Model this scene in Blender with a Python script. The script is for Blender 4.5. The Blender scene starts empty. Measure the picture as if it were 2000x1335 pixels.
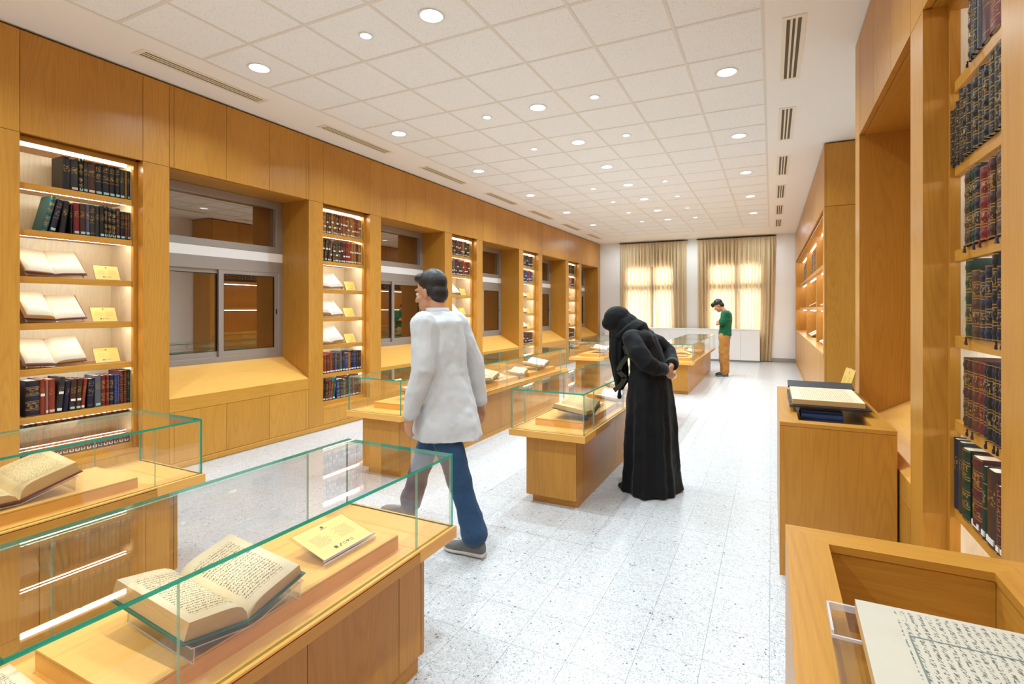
import bpy, bmesh, math, random
from mathutils import Vector, Matrix
random.seed(7)
PI = math.pi
SC = bpy.context.scene
COL = SC.collection

# ------------------------------------------------------------------ camera, world, exposure
cam_d = bpy.data.cameras.new('camera'); cam = bpy.data.objects.new('camera', cam_d); COL.objects.link(cam)
cam.location = (0, 0, 1.465); cam.rotation_euler = (PI/2, 0, 0.4466)
cam_d.sensor_width = 36; cam_d.lens = 994/2000*36
cam_d.shift_x = -0.0155; cam_d.shift_y = -0.0326; cam_d.clip_start = 0.02; cam_d.clip_end = 100
SC.camera = cam
W = bpy.data.worlds.new('sky'); SC.world = W; W.use_nodes = True
W.node_tree.nodes['Background'].inputs[0].default_value = (0.95, 0.98, 1.0, 1)
W.node_tree.nodes['Background'].inputs[1].default_value = 9.0
SC.view_settings.view_transform = 'Standard'; SC.view_settings.look = 'None'
SC.view_settings.gamma = 1.0; SC.view_settings.use_curve_mapping = False
SC.view_settings.exposure = 0.47
BIG_LAMP, SMALL_LAMP, LED_POWER = 15.5, 6.5, 23.0
LAMP_COL = (.735, .90, 1.0)
SC.cycles.transparent_max_bounces = 40; SC.cycles.max_bounces = 10; SC.cycles.diffuse_bounces = 6
SC.cycles.glossy_bounces = 5; SC.cycles.transmission_bounces = 6
SC.cycles.caustics_reflective = False; SC.cycles.caustics_refractive = False
SC.cycles.sample_clamp_indirect = 6.0

# ------------------------------------------------------------------ helpers
def lin(h):
    h = h.lstrip('#'); v = [int(h[i:i+2], 16)/255 for i in (0, 2, 4)]
    return tuple((c/12.92 if c <= .04045 else ((c+.055)/1.055)**2.4) for c in v) + (1,)

def nd(nt, t, ins=None, **kw):
    n = nt.nodes.new(t)
    for k, v in kw.items(): setattr(n, k, v)
    for k, v in (ins or {}).items():
        if isinstance(v, bpy.types.NodeSocket): nt.links.new(v, n.inputs[k])
        else: n.inputs[k].default_value = v
    return n

def mt(nt, op, a, b=None, c=None, clamp=False):
    ins = {0: a}
    if b is not None: ins[1] = b
    if c is not None: ins[2] = c
    return nd(nt, 'ShaderNodeMath', ins, operation=op, use_clamp=clamp).outputs[0]

def mixc(nt, f, a, b):
    n = nd(nt, 'ShaderNodeMix', data_type='RGBA')
    for i, v in ((0, f), (6, a), (7, b)):
        if isinstance(v, bpy.types.NodeSocket): nt.links.new(v, n.inputs[i])
        else: n.inputs[i].default_value = v
    return n.outputs[2]

def newmat(name):
    m = bpy.data.materials.new(name); m.use_nodes = True
    return m, m.node_tree, m.node_tree.nodes['Principled BSDF']

def plain(name, col, rough=.5, metal=0., spec=.5, bump=0, bscale=200, vary=0.0):
    m, nt, b = newmat(name)
    c = lin(col)
    b.inputs['Roughness'].default_value = rough; b.inputs['Metallic'].default_value = metal
    b.inputs['Specular IOR Level'].default_value = spec
    pos = nd(nt, 'ShaderNodeNewGeometry').outputs['Position']
    nz = nd(nt, 'ShaderNodeTexNoise', {'Vector': pos, 'Scale': bscale, 'Detail': 2.})
    f = mt(nt, 'MULTIPLY', nz.outputs[0], max(vary, .06))
    nt.links.new(mixc(nt, f, c, tuple(x*.55 for x in c[:3])+(1,)), b.inputs['Base Color'])
    if bump:
        bp = nd(nt, 'ShaderNodeBump', {'Height': nz.outputs[0], 'Strength': bump, 'Distance': .002})
        nt.links.new(bp.outputs[0], b.inputs['Normal'])
    return m

def wood(name, light, dark, axis='z', rough=.34, ring=46, contrast=.75):
    m, nt, b = newmat(name)
    pos = nd(nt, 'ShaderNodeNewGeometry').outputs['Position']
    rnd = nd(nt, 'ShaderNodeObjectInfo').outputs['Random']
    off = nd(nt, 'ShaderNodeCombineXYZ', {0: mt(nt, 'MULTIPLY', rnd, 37.), 1: mt(nt, 'MULTIPLY', rnd, 19.), 2: mt(nt, 'MULTIPLY', rnd, 11.)}).outputs[0]
    s = {'z': (6.5, 6.5, .55), 'y': (6.5, .55, 6.5), 'x': (.55, 6.5, 6.5)}[axis]
    p = nd(nt, 'ShaderNodeVectorMath', {0: pos, 1: s}, operation='MULTIPLY').outputs[0]
    p = nd(nt, 'ShaderNodeVectorMath', {0: p, 1: off}, operation='ADD').outputs[0]
    n1 = nd(nt, 'ShaderNodeTexNoise', {'Vector': p, 'Scale': 1., 'Detail': 1.2, 'Roughness': .4}).outputs[0]
    r = mt(nt, 'SINE', mt(nt, 'MULTIPLY', n1, float(ring)*2.6))
    r = mt(nt, 'POWER', mt(nt, 'MULTIPLY_ADD', r, .5, .5), 3.)
    s2 = {'z': (260, 260, 7), 'y': (260, 7, 260), 'x': (7, 260, 260)}[axis]
    p2 = nd(nt, 'ShaderNodeVectorMath', {0: pos, 1: s2}, operation='MULTIPLY').outputs[0]
    n2 = nd(nt, 'ShaderNodeTexNoise', {'Vector': p2, 'Scale': 1., 'Detail': 2.}).outputs[0]
    f = mt(nt, 'MULTIPLY_ADD', r, .20, mt(nt, 'MULTIPLY', n2, .62))
    n3 = nd(nt, 'ShaderNodeTexNoise', {'Vector': p, 'Scale': .9, 'Detail': 2.}).outputs[0]
    f = mt(nt, 'MULTIPLY_ADD', mt(nt, 'SUBTRACT', n3, .5), .5, f)
    f = mt(nt, 'MULTIPLY_ADD', mt(nt, 'SUBTRACT', rnd, .5), .22, f)
    f = mt(nt, 'MULTIPLY', f, contrast, clamp=True)
    nt.links.new(mixc(nt, f, lin(light), lin(dark)), b.inputs['Base Color'])
    b.inputs['Roughness'].default_value = rough; b.inputs['Specular IOR Level'].default_value = .42
    bp = nd(nt, 'ShaderNodeBump', {'Height': n2, 'Strength': .08, 'Distance': .001})
    nt.links.new(bp.outputs[0], b.inputs['Normal'])
    return m

def emis(name, col, strength):
    m, nt, b = newmat(name)
    b.inputs['Base Color'].default_value = (.8, .8, .8, 1)
    b.inputs['Emission Color'].default_value = lin(col); b.inputs['Emission Strength'].default_value = strength
    return m

def clear(name, tint, ior=1.5, gloss=1.0):
    m, nt, b = newmat(name); nt.nodes.remove(b)
    out = nt.nodes['Material Output']
    ge = nd(nt, 'ShaderNodeNewGeometry')
    cs = mt(nt, 'ABSOLUTE', nd(nt, 'ShaderNodeVectorMath', {0: ge.outputs['Normal'], 1: ge.outputs['Incoming']}, operation='DOT_PRODUCT').outputs['Value'])
    f0 = ((ior-1)/(ior+1))**2
    fr = mt(nt, 'MULTIPLY_ADD', mt(nt, 'POWER', mt(nt, 'SUBTRACT', 1., cs), 5.), 1-f0, f0)
    t = nd(nt, 'ShaderNodeBsdfTransparent', {0: lin(tint)}).outputs[0]
    g = nd(nt, 'ShaderNodeBsdfGlossy', {'Color': (1, 1, 1, 1), 'Roughness': .004}).outputs[0]
    mx = nd(nt, 'ShaderNodeMixShader', {0: mt(nt, 'MULTIPLY', fr, gloss), 1: t, 2: g}).outputs[0]
    nt.links.new(mx, out.inputs[0]); return m

class M: pass
M.wood = wood('oak_veneer_upright', '#c88f38', '#925915')
M.wood_y = wood('oak_veneer_lengthwise', '#ca923b', '#985e18', 'y')
M.wood_x = wood('oak_veneer_crosswise', '#ca923b', '#985e18', 'x')
M.slab = wood('oak_display_top', '#eab15c', '#c98c38', 'y', rough=.3, contrast=.6)
M.pale = wood('pale_ash_backing', '#e8ddc0', '#bfae88', ring=60, contrast=.7)
M.gap = plain('shadow_gap_wood', '#6b431a', .7)
M.plaster = plain('white_plaster', '#f7f5f2', .85, bump=.05, vary=.03)
M.wall = plain('white_wall_paint', '#f5f4f3', .8, vary=.02)
M.grid = plain('ceiling_grid_metal', '#e6e2dc', .6)
M.alu = plain('brushed_aluminium', '#a9a49f', .35, .55)
M.ventm = plain('cream_vent_metal', '#f0e8d6', .5)
M.dark = plain('dark_void', '#1c1712', .9)  # colours the painted ceiling shadow strips and the curtain tracks
M.ventgap = plain('vent_slot_interior', '#6a604f', .9)
M.white = plain('white_laminate', '#eeecea', .35)
M.granite = plain('grey_granite', '#b4aea6', .4, bscale=350, vary=1.0)
M.brown = plain('brown_door_paint', '#5a3a20', .45)
M.black = plain('black_plastic', '#141414', .4)
M.led = emis('led_strip_light', '#f1f4ee', LED_POWER)
M.ledcool = emis('led_strip_cool_light', '#e6f2ff', LED_POWER)
M.lamp = emis('downlight_lamp', '#f6faff', 40.0)
M.chrome = plain('downlight_reflector', '#eef1f4', .3, .35)
M.glass = clear('clear_display_glass', '#ffffff', 1.52, 1.0)
M.acryl = clear('clear_acrylic', '#f3f3f6', 1.49, .9)

def glass_edge():
    m, nt, b = newmat('teal_glass_edge')
    pos = nd(nt, 'ShaderNodeNewGeometry').outputs['Position']
    nz = nd(nt, 'ShaderNodeTexNoise', {'Vector': pos, 'Scale': 9., 'Detail': 2.}).outputs[0]
    nt.links.new(mixc(nt, nz, lin('#0f6e6a'), lin('#3fb59c')), b.inputs['Base Color'])
    b.inputs['Roughness'].default_value = .12
    out = nt.nodes['Material Output']
    t = nd(nt, 'ShaderNodeBsdfTransparent', {0: lin('#5fd0b8')}).outputs[0]
    tl = nd(nt, 'ShaderNodeBsdfTranslucent', {0: lin('#3fb9a0')}).outputs[0]
    m1 = nd(nt, 'ShaderNodeMixShader', {0: .35, 1: b.outputs[0], 2: tl}).outputs[0]
    mx = nd(nt, 'ShaderNodeMixShader', {0: .25, 1: m1, 2: t}).outputs[0]
    nt.links.new(mx, out.inputs[0]); return m
M.edge = glass_edge()
def glass_joint():
    m, nt, b = newmat('polished_glass_joint'); b.inputs['Base Color'].default_value = lin('#b9d8cb'); b.inputs['Roughness'].default_value = .1
    t = nd(nt, 'ShaderNodeBsdfTransparent', {0: lin('#d8efe6')}).outputs[0]
    nt.links.new(nd(nt, 'ShaderNodeMixShader', {0: .6, 1: b.outputs[0], 2: t}).outputs[0], nt.nodes['Material Output'].inputs[0])
    return m
M.gjoint = glass_joint()
def acr_edge():
    m, nt, b = newmat('acrylic_cut_edge'); b.inputs['Base Color'].default_value = (.8, .78, .8, 1)
    b.inputs['Roughness'].default_value = .15
    t = nd(nt, 'ShaderNodeBsdfTransparent').outputs[0]
    nt.links.new(nd(nt, 'ShaderNodeMixShader', {0: .45, 1: b.outputs[0], 2: t}).outputs[0], nt.nodes['Material Output'].inputs[0])
    return m
M.acredge = acr_edge()
def window_glass():
    m, nt, b = newmat('tinted_window_glass'); nt.nodes.remove(b)
    fr = nd(nt, 'ShaderNodeFresnel', {'IOR': 1.5}).outputs[0]
    f = mt(nt, 'MULTIPLY_ADD', fr, .55, .40, clamp=True)
    d = nd(nt, 'ShaderNodeBsdfDiffuse', {0: lin('#2a1d12')}).outputs[0]
    g = nd(nt, 'ShaderNodeBsdfGlossy', {'Color': lin('#e6d3c2'), 'Roughness': .003}).outputs[0]
    nt.links.new(nd(nt, 'ShaderNodeMixShader', {0: f, 1: d, 2: g}).outputs[0], nt.nodes['Material Output'].inputs[0])
    return m
M.wglass = window_glass()

def terrazzo():
    m, nt, b = newmat('white_terrazzo')
    pos = nd(nt, 'ShaderNodeNewGeometry').outputs['Position']
    wob = nd(nt, 'ShaderNodeTexNoise', {'Vector': pos, 'Scale': 70., 'Detail': 1.}).outputs['Color']
    p = nd(nt, 'ShaderNodeVectorMath', {0: wob, 1: (.009, .009, 0), 2: pos}, operation='MULTIPLY_ADD').outputs[0]
    col = lin('#c4c4c4')
    def chips(col, scale, lo, hi, c, size):
        v = nd(nt, 'ShaderNodeTexVoronoi', {'Vector': p, 'Scale': scale}, feature='F1')
        s = nd(nt, 'ShaderNodeSeparateColor', {0: v.outputs['Color']})
        k = mt(nt, 'MULTIPLY', mt(nt, 'GREATER_THAN', s.outputs[0], lo), mt(nt, 'LESS_THAN', s.outputs[0], hi))
        k = mt(nt, 'MULTIPLY', k, mt(nt, 'LESS_THAN', v.outputs['Distance'], mt(nt, 'MULTIPLY', s.outputs[1], size)))
        return mixc(nt, k, col, c)
    col = chips(col, 75., 0., .34, lin('#b7b7b9'), .85)
    col = chips(col, 75., .34, .40, lin('#bab1a3'), .6)
    col = chips(col, 75., .40, .425, lin('#7c7c80'), .6)
    col = chips(col, 85., .50, .515, lin('#48484b'), .6)
    col = chips(col, 210., 0., .30, lin('#9a9998'), .75)
    col = chips(col, 260., .30, .44, lin('#57524e'), .62)
    col = chips(col, 70., .8, .97, lin('#cecece'), .7)
    nt.links.new(col, b.inputs['Base Color'])
    b.inputs['Roughness'].default_value = .28; b.inputs['Specular IOR Level'].default_value = .45
    return m
M.terr = terrazzo()
M.joint = plain('tile_joint_grout', '#a8a49e', .9)

def ceil_tile():
    m, nt, b = newmat('mineral_fibre_tile')
    pos = nd(nt, 'ShaderNodeNewGeometry').outputs['Position']
    v = nd(nt, 'ShaderNodeTexVoronoi', {'Vector': pos, 'Scale': 85.}, feature='F1')
    s = nd(nt, 'ShaderNodeSeparateColor', {0: v.outputs['Color']})
    k = mt(nt, 'MULTIPLY', mt(nt, 'LESS_THAN', v.outputs['Distance'], mt(nt, 'MULTIPLY', s.outputs[1], .36)), .55)
    nt.links.new(mixc(nt, k, lin('#f4f6f8'), lin('#cac6c0')), b.inputs['Base Color'])
    b.inputs['Roughness'].default_value = .95; b.inputs['Specular IOR Level'].default_value = .1
    return m
M.tile = ceil_tile()

def curtain_mat():
    m, nt, b = newmat('beige_curtain_linen')
    pos = nd(nt, 'ShaderNodeNewGeometry').outputs['Position']
    nz = nd(nt, 'ShaderNodeTexNoise', {'Vector': nd(nt, 'ShaderNodeVectorMath', {0: pos, 1: (400, 40, 400)}, operation='MULTIPLY').outputs[0], 'Scale': 1.}).outputs[0]
    c = mixc(nt, nz, lin('#ead8b6'), lin('#d8bf97'))
    nt.links.new(c, b.inputs['Base Color']); b.inputs['Roughness'].default_value = .9; b.inputs['Specular IOR Level'].default_value = .1
    tl = nd(nt, 'ShaderNodeBsdfTranslucent', {0: lin('#e6d6b6')}).outputs[0]
    nt.links.new(nd(nt, 'ShaderNodeMixShader', {0: .27, 1: b.outputs[0], 2: tl}).outputs[0], nt.nodes['Material Output'].inputs[0])
    return m
M.curtain = curtain_mat()

def cloth(name, col, rough=.85, scale=14., amt=.35, sheen=.2):
    m, nt, b = newmat(name); c = lin(col)
    pos = nd(nt, 'ShaderNodeNewGeometry').outputs['Position']
    nz = nd(nt, 'ShaderNodeTexNoise', {'Vector': pos, 'Scale': scale, 'Detail': 3.}).outputs[0]
    wv = nd(nt, 'ShaderNodeTexNoise', {'Vector': pos, 'Scale': 600.}).outputs[0]
    nt.links.new(mixc(nt, mt(nt, 'MULTIPLY', nz, amt), c, tuple(x*.5 for x in c[:3])+(1,)), b.inputs['Base Color'])
    b.inputs['Roughness'].default_value = rough; b.inputs['Sheen Weight'].default_value = sheen; b.inputs['Specular IOR Level'].default_value = .2
    h = mt(nt, 'MULTIPLY_ADD', wv, .1, nz)
    nt.links.new(nd(nt, 'ShaderNodeBump', {'Height': h, 'Strength': .25, 'Distance': .02}).outputs[0], b.inputs['Normal'])
    return m

def book_mat(style):
    m, nt, b = newmat('book_cover_' + style)
    oc = nd(nt, 'ShaderNodeObjectInfo'); col = oc.outputs['Color']; rnd = oc.outputs['Random']
    uv = nd(nt, 'ShaderNodeSeparateXYZ', {0: nd(nt, 'ShaderNodeUVMap').outputs[0]})
    u, v = uv.outputs[0], uv.outputs[1]
    spine = mt(nt, 'LESS_THAN', u, 1.2)
    pos = nd(nt, 'ShaderNodeNewGeometry').outputs['Position']
    nz = nd(nt, 'ShaderNodeTexNoise', {'Vector': pos, 'Scale': 130., 'Detail': 2.}).outputs[0]
    base = mixc(nt, mt(nt, 'MULTIPLY', nz, .5), col, (0.01, 0.008, 0.006, 1))
    def band(n, w, ph=0.):
        f = mt(nt, 'ABSOLUTE', mt(nt, 'SUBTRACT', mt(nt, 'FRACT', mt(nt, 'MULTIPLY_ADD', v, float(n), ph)), .5))
        return mt(nt, 'LESS_THAN', f, w)
    def title(lo, hi, sc):
        p = nd(nt, 'ShaderNodeCombineXYZ', {0: mt(nt, 'MULTIPLY', u, sc), 1: mt(nt, 'MULTIPLY', v, sc*5.), 2: mt(nt, 'MULTIPLY', rnd, 50.)}).outputs[0]
        t = nd(nt, 'ShaderNodeTexNoise', {'Vector': p, 'Scale': 1., 'Detail': 1.}).outputs[0]
        k = mt(nt, 'GREATER_THAN', t, .56)
        k = mt(nt, 'MULTIPLY', k, mt(nt, 'GREATER_THAN', v, lo)); k = mt(nt, 'MULTIPLY', k, mt(nt, 'LESS_THAN', v, hi))
        e = mt(nt, 'LESS_THAN', mt(nt, 'ABSOLUTE', mt(nt, 'SUBTRACT', u, .5)), .3)
        return mt(nt, 'MULTIPLY', k, e)
    if style == 'banded':
        g = mt(nt, 'MAXIMUM', band(5, .035, .5+.09), band(5, .035, .5-.09)); g = mt(nt, 'MAXIMUM', g, title(.62, .78, 6.)); g = mt(nt, 'MAXIMUM', g, title(.22, .38, 6.))
    elif style == 'lined':
        g = mt(nt, 'MAXIMUM', band(3, .018, .2), title(.5, .66, 7.)); g = mt(nt, 'MAXIMUM', g, title(.8, .9, 7.))
    elif style == 'ornate':
        g = mt(nt, 'MAXIMUM', band(7, .05, .5), mt(nt, 'MULTIPLY', title(.06, .94, 9.), band(7, .27, 0.)))
    else:
        g = title(.55, .75, 7.)
    g = mt(nt, 'MULTIPLY', g, spine)
    nt.links.new(mixc(nt, mt(nt, 'MULTIPLY', g, .8), base, lin('#b08a44')), b.inputs['Base Color'])
    nt.links.new(mt(nt, 'MULTIPLY', g, .6), b.inputs['Metallic'])
    b.inputs['Roughness'].default_value = .42; b.inputs['Specular IOR Level'].default_value = .4
    return m
M.book = {s: book_mat(s) for s in ('banded', 'lined', 'ornate', 'plain')}

def objcol(name, rough=.5):
    m, nt, b = newmat(name)
    c = nd(nt, 'ShaderNodeObjectInfo').outputs['Color']
    pos = nd(nt, 'ShaderNodeNewGeometry').outputs['Position']
    nz = nd(nt, 'ShaderNodeTexNoise', {'Vector': pos, 'Scale': 90., 'Detail': 2.}).outputs[0]
    nt.links.new(mixc(nt, mt(nt, 'MULTIPLY', nz, .3), c, (.02, .02, .02, 1)), b.inputs['Base Color'])
    b.inputs['Roughness'].default_value = rough; return m
M.board = objcol('cloth_book_board', .5)
M.sticker = objcol('shelf_mark_sticker', .6)

def edges_mat():
    m, nt, b = newmat('paper_page_edges')
    co = nd(nt, 'ShaderNodeTexCoord').outputs['Generated']
    w = nd(nt, 'ShaderNodeTexNoise', {'Vector': nd(nt, 'ShaderNodeVectorMath', {0: co, 1: (3, 3, 70)}, operation='MULTIPLY').outputs[0], 'Scale': 1., 'Detail': 2.}).outputs[0]
    nt.links.new(mixc(nt, w, lin('#d9b67e'), lin('#b98c50')), b.inputs['Base Color']); b.inputs['Roughness'].default_value = .9
    return m
M.pedge = edges_mat()
M.pblock = plain('closed_page_block', '#d8cdb4', .9, vary=.3)

def page_mat(name, paper, ink, lines, frame=0., dens=.5, sc=42., mu=.14, mv=.10, strength=.85):
    m, nt, b = newmat(name)
    uv = nd(nt, 'ShaderNodeSeparateXYZ', {0: nd(nt, 'ShaderNodeUVMap').outputs[0]})
    u, v = uv.outputs[0], uv.outputs[1]
    row = mt(nt, 'FLOOR', mt(nt, 'MULTIPLY', v, float(lines)))
    fr = mt(nt, 'FRACT', mt(nt, 'MULTIPLY', v, float(lines)))
    wob = nd(nt, 'ShaderNodeTexNoise', {'Vector': nd(nt, 'ShaderNodeCombineXYZ', {0: mt(nt, 'MULTIPLY', u, sc*.4), 1: mt(nt, 'MULTIPLY', row, 3.7)}).outputs[0], 'Scale': 1.}).outputs[0]
    band = mt(nt, 'LESS_THAN', mt(nt, 'ABSOLUTE', mt(nt, 'SUBTRACT', fr, mt(nt, 'MULTIPLY_ADD', wob, .5, .25))), .27)
    p = nd(nt, 'ShaderNodeCombineXYZ', {0: mt(nt, 'MULTIPLY', mt(nt, 'MULTIPLY_ADD', fr, -.02, u), sc), 1: mt(nt, 'MULTIPLY_ADD', fr, 2.2, mt(nt, 'MULTIPLY', row, 7.3))}).outputs[0]
    t = nd(nt, 'ShaderNodeTexNoise', {'Vector': p, 'Scale': 1., 'Detail': 2.}).outputs[0]
    k = mt(nt, 'MULTIPLY', band, mt(nt, 'GREATER_THAN', t, dens))
    du = mt(nt, 'ABSOLUTE', mt(nt, 'SUBTRACT', u, .5)); dv = mt(nt, 'ABSOLUTE', mt(nt, 'SUBTRACT', v, .5))
    k = mt(nt, 'MULTIPLY', k, mt(nt, 'MULTIPLY', mt(nt, 'LESS_THAN', du, .5-mu), mt(nt, 'LESS_THAN', dv, .5-mv)))
    if frame:
        a, c = .5-mu+.03, .5-mv+.025
        inn = mt(nt, 'MULTIPLY', mt(nt, 'LESS_THAN', du, a), mt(nt, 'LESS_THAN', dv, c))
        out = mt(nt, 'MULTIPLY', mt(nt, 'LESS_THAN', du, a+frame), mt(nt, 'LESS_THAN', dv, c+frame))
        k = mt(nt, 'MAXIMUM', k, mt(nt, 'SUBTRACT', out, inn))
    pos = nd(nt, 'ShaderNodeNewGeometry').outputs['Position']
    nz = nd(nt, 'ShaderNodeTexNoise', {'Vector': pos, 'Scale': 18., 'Detail': 3.}).outputs[0]
    base = mixc(nt, mt(nt, 'MULTIPLY', nz, .35), lin(paper), tuple(x*.7 for x in lin(paper)[:3])+(1,))
    nt.links.new(mixc(nt, mt(nt, 'MULTIPLY', k, strength), base, lin(ink)), b.inputs['Base Color'])
    b.inputs['Roughness'].default_value = .85; b.inputs['Specular IOR Level'].default_value = .15
    return m
M.page = page_mat('old_cream_text_page', '#e4d0a8', '#5a4a35', 26, dens=.5, sc=60.)
M.page_tan = page_mat('tan_text_page', '#d9bd88', '#7a5c34', 24, dens=.52, sc=60.)
M.page_white = page_mat('white_text_page', '#e6e0d4', '#8c857a', 20, dens=.5, sc=50.)
M.page_frame = page_mat('ruled_frame_page', '#e6dac4', '#b59b7c', 16, frame=.008, dens=.52, sc=40., mu=.2, mv=.16, strength=.45)
M.page_manu = page_mat('manuscript_page', '#c6beac', '#4a5450', 38, frame=0., dens=.52, sc=120., mu=.02, mv=.12, strength=.85)
M.card = plain('golden_caption_card', '#deb85c', .45)
M.cardink = plain('caption_card_ink', '#3d3420', .6)
M.cardtext = plain('caption_card_fine_text', '#a98d4c', .6)
M.skin = plain('warm_skin', '#c08a68', .5, bscale=60, vary=.15)
M.hair = plain('black_hair', '#17120f', .45, bscale=300, bump=.4)
M.eye = plain('eye_white', '#dcd6cf', .3)
M.iris = plain('dark_iris', '#1b120c', .2)

# ---- mesh building
class B:
    """collects boxes, prisms and tubes in one bmesh"""
    def __init__(s): s.bm = bmesh.new(); s.uv = None
    def box(s, x0, x1, y0, y1, z0, z1, mi=0, bev=0.):
        vs = [s.bm.verts.new((x, y, z)) for x in (x0, x1) for y in (y0, y1) for z in (z0, z1)]
        q = [(0, 1, 3, 2), (4, 6, 7, 5), (0, 4, 5, 1), (2, 3, 7, 6), (0, 2, 6, 4), (1, 5, 7, 3)]
        fs = [s.bm.faces.new([vs[i] for i in f]) for f in q]
        for f in fs: f.material_index = mi
        if bev:
            es = list({e for f in fs for e in f.edges})
            r = bmesh.ops.bevel(s.bm, geom=es, offset=bev, segments=1, affect='EDGES', profile=.5)
            for f in r['faces']: f.material_index = mi
        return s
    def prism(s, pts, axis, a, c, mi=0):
        """2-D polygon extruded along axis from a to c; pts are the other two coordinates in x,y,z order"""
        def mk(p, t):
            return {'x': (t, p[0], p[1]), 'y': (p[0], t, p[1]), 'z': (p[0], p[1], t)}[axis]
        A = [s.bm.verts.new(mk(p, a)) for p in pts]; C = [s.bm.verts.new(mk(p, c)) for p in pts]
        n = len(pts); fs = [s.bm.faces.new(A), s.bm.faces.new(C[::-1])]
        for i in range(n): fs.append(s.bm.faces.new([A[i], C[i], C[(i+1) % n], A[(i+1) % n]]))
        for f in fs: f.material_index = mi
        return s
    def loft(s, rings, mi=0, cap=True, closed=True):
        R = [[s.bm.verts.new(p) for p in r] for r in rings]; n = len(R[0])
        for a, b in zip(R, R[1:]):
            for i in range(n if closed else n-1):
                f = s.bm.faces.new([a[i], a[(i+1) % n], b[(i+1) % n], b[i]]); f.material_index = mi; f.smooth = True
        if cap and closed:
            s.bm.faces.new(R[0][::-1]).material_index = mi; s.bm.faces.new(R[-1]).material_index = mi
        return s
    def tube(s, pts, rad, n=10, mi=0, round_ends=True):
        pts = [Vector(p) for p in pts]; rad = list(rad) if hasattr(rad, '__len__') else [rad]*len(pts)
        P, Rr = [], []
        if round_ends:
            d = (pts[1]-pts[0]).normalized()
            for k in (.98, .8, .45): P.append(pts[0]-d*rad[0]*k); Rr.append(rad[0]*math.sqrt(1-k*k))
        P += pts; Rr += rad
        if round_ends:
            d = (pts[-1]-pts[-2]).normalized()
            for k in (.45, .8, .98): P.append(pts[-1]+d*rad[-1]*k); Rr.append(rad[-1]*math.sqrt(1-k*k))
        rings = []
        prev = None
        for i, p in enumerate(P):
            t = (P[min(i+1, len(P)-1)]-P[max(i-1, 0)]).normalized()
            if prev is None:
                a = t.cross(Vector((0, 0, 1)));
                if a.length < .1: a = t.cross(Vector((0, 1, 0)))
            else: a = prev - t*prev.dot(t)
            a.normalize(); b = t.cross(a); prev = a
            rings.append([p + (a*math.cos(2*PI*j/n) + b*math.sin(2*PI*j/n))*Rr[i] for j in range(n)])
        return s.loft(rings, mi)
    def ball(s, c, r, rot=None, n=14, mi=0):
        r = (r, r, r) if not hasattr(r, '__len__') else r
        mtx = Matrix.Translation(c) @ (rot or Matrix()).to_4x4() @ Matrix.Diagonal((*r, 1))
        q = bmesh.ops.create_uvsphere(s.bm, u_segments=n, v_segments=max(6, n//2+2), radius=1, matrix=mtx)
        for v in q['verts']:
            for f in v.link_faces: f.smooth = True; f.material_index = mi
        return s
    def disc(s, c, r, n=24, mi=0, r2=0., c2=None):
        A = [s.bm.verts.new((c[0]+r*math.cos(2*PI*i/n), c[1]+r*math.sin(2*PI*i/n), c[2])) for i in range(n)]
        if r2:
            c2 = c2 or c
            D = [s.bm.verts.new((c2[0]+r2*math.cos(2*PI*i/n), c2[1]+r2*math.sin(2*PI*i/n), c2[2])) for i in range(n)]
            for i in range(n):
                f = s.bm.faces.new([A[i], D[i], D[(i+1) % n], A[(i+1) % n]]); f.material_index = mi
        else: s.bm.faces.new(A).material_index = mi
        return s
    def mesh(s, name, mats):
        bmesh.ops.recalc_face_normals(s.bm, faces=s.bm.faces)
        me = bpy.data.meshes.new(name); s.bm.to_mesh(me); s.bm.free()
        for m in (mats if isinstance(mats, (list, tuple)) else [mats]): me.materials.append(m)
        return me

def link(name, me, parent=None, loc=None, col=None):
    o = bpy.data.objects.new(name, me); COL.objects.link(o)
    if parent is not None: o.parent = parent
    if loc is not None: o.location = loc
    if col is not None: o.color = lin(col)
    return o
def part(name, b, mats, parent, world=True):
    """links a part; when world is True the mesh is in world coordinates and the parent sits somewhere else"""
    o = link(name, b.mesh(name, mats))
    o.parent = parent
    if world and parent is not None:
        o.matrix_parent_inverse = wm(parent).inverted()
    return o
def wm(o):
    m = o.matrix_basis.copy()
    return (wm(o.parent) @ o.matrix_parent_inverse @ m) if o.parent else m
def tag(o, label=None, cat=None, group=None, kind=None):
    for k, v in (('label', label), ('category', cat), ('group', group), ('kind', kind)):
        if v: o[k] = v
    return o
def thing(name, label, cat, loc=(0, 0, 0), rz=0., group=None):
    o = bpy.data.objects.new(name, None); COL.objects.link(o); o.empty_display_size = .1
    o.location = loc; o.rotation_euler = (0, 0, rz)
    return tag(o, label, cat, group)
def struct(name, b, mats, parent=None):
    o = part(name, b, mats, parent)
    if parent is None: o['kind'] = 'structure'
    return o
ORD = ['first', 'second', 'third', 'fourth', 'fifth', 'sixth', 'seventh', 'eighth', 'ninth', 'tenth', 'eleventh', 'twelfth', 'thirteenth',
       'fourteenth', 'fifteenth', 'sixteenth', 'seventeenth', 'eighteenth', 'nineteenth', 'twentieth', 'twenty-first', 'twenty-second', 'twenty-third', 'twenty-fourth', 'twenty-fifth']

# ================================================================== the room
XL, XR, YF, YB, ZC = -4.91, 0.585, 15.60, -3.0, 3.508
XLB = -5.46                                    # plane of the masonry behind the left cladding
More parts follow.
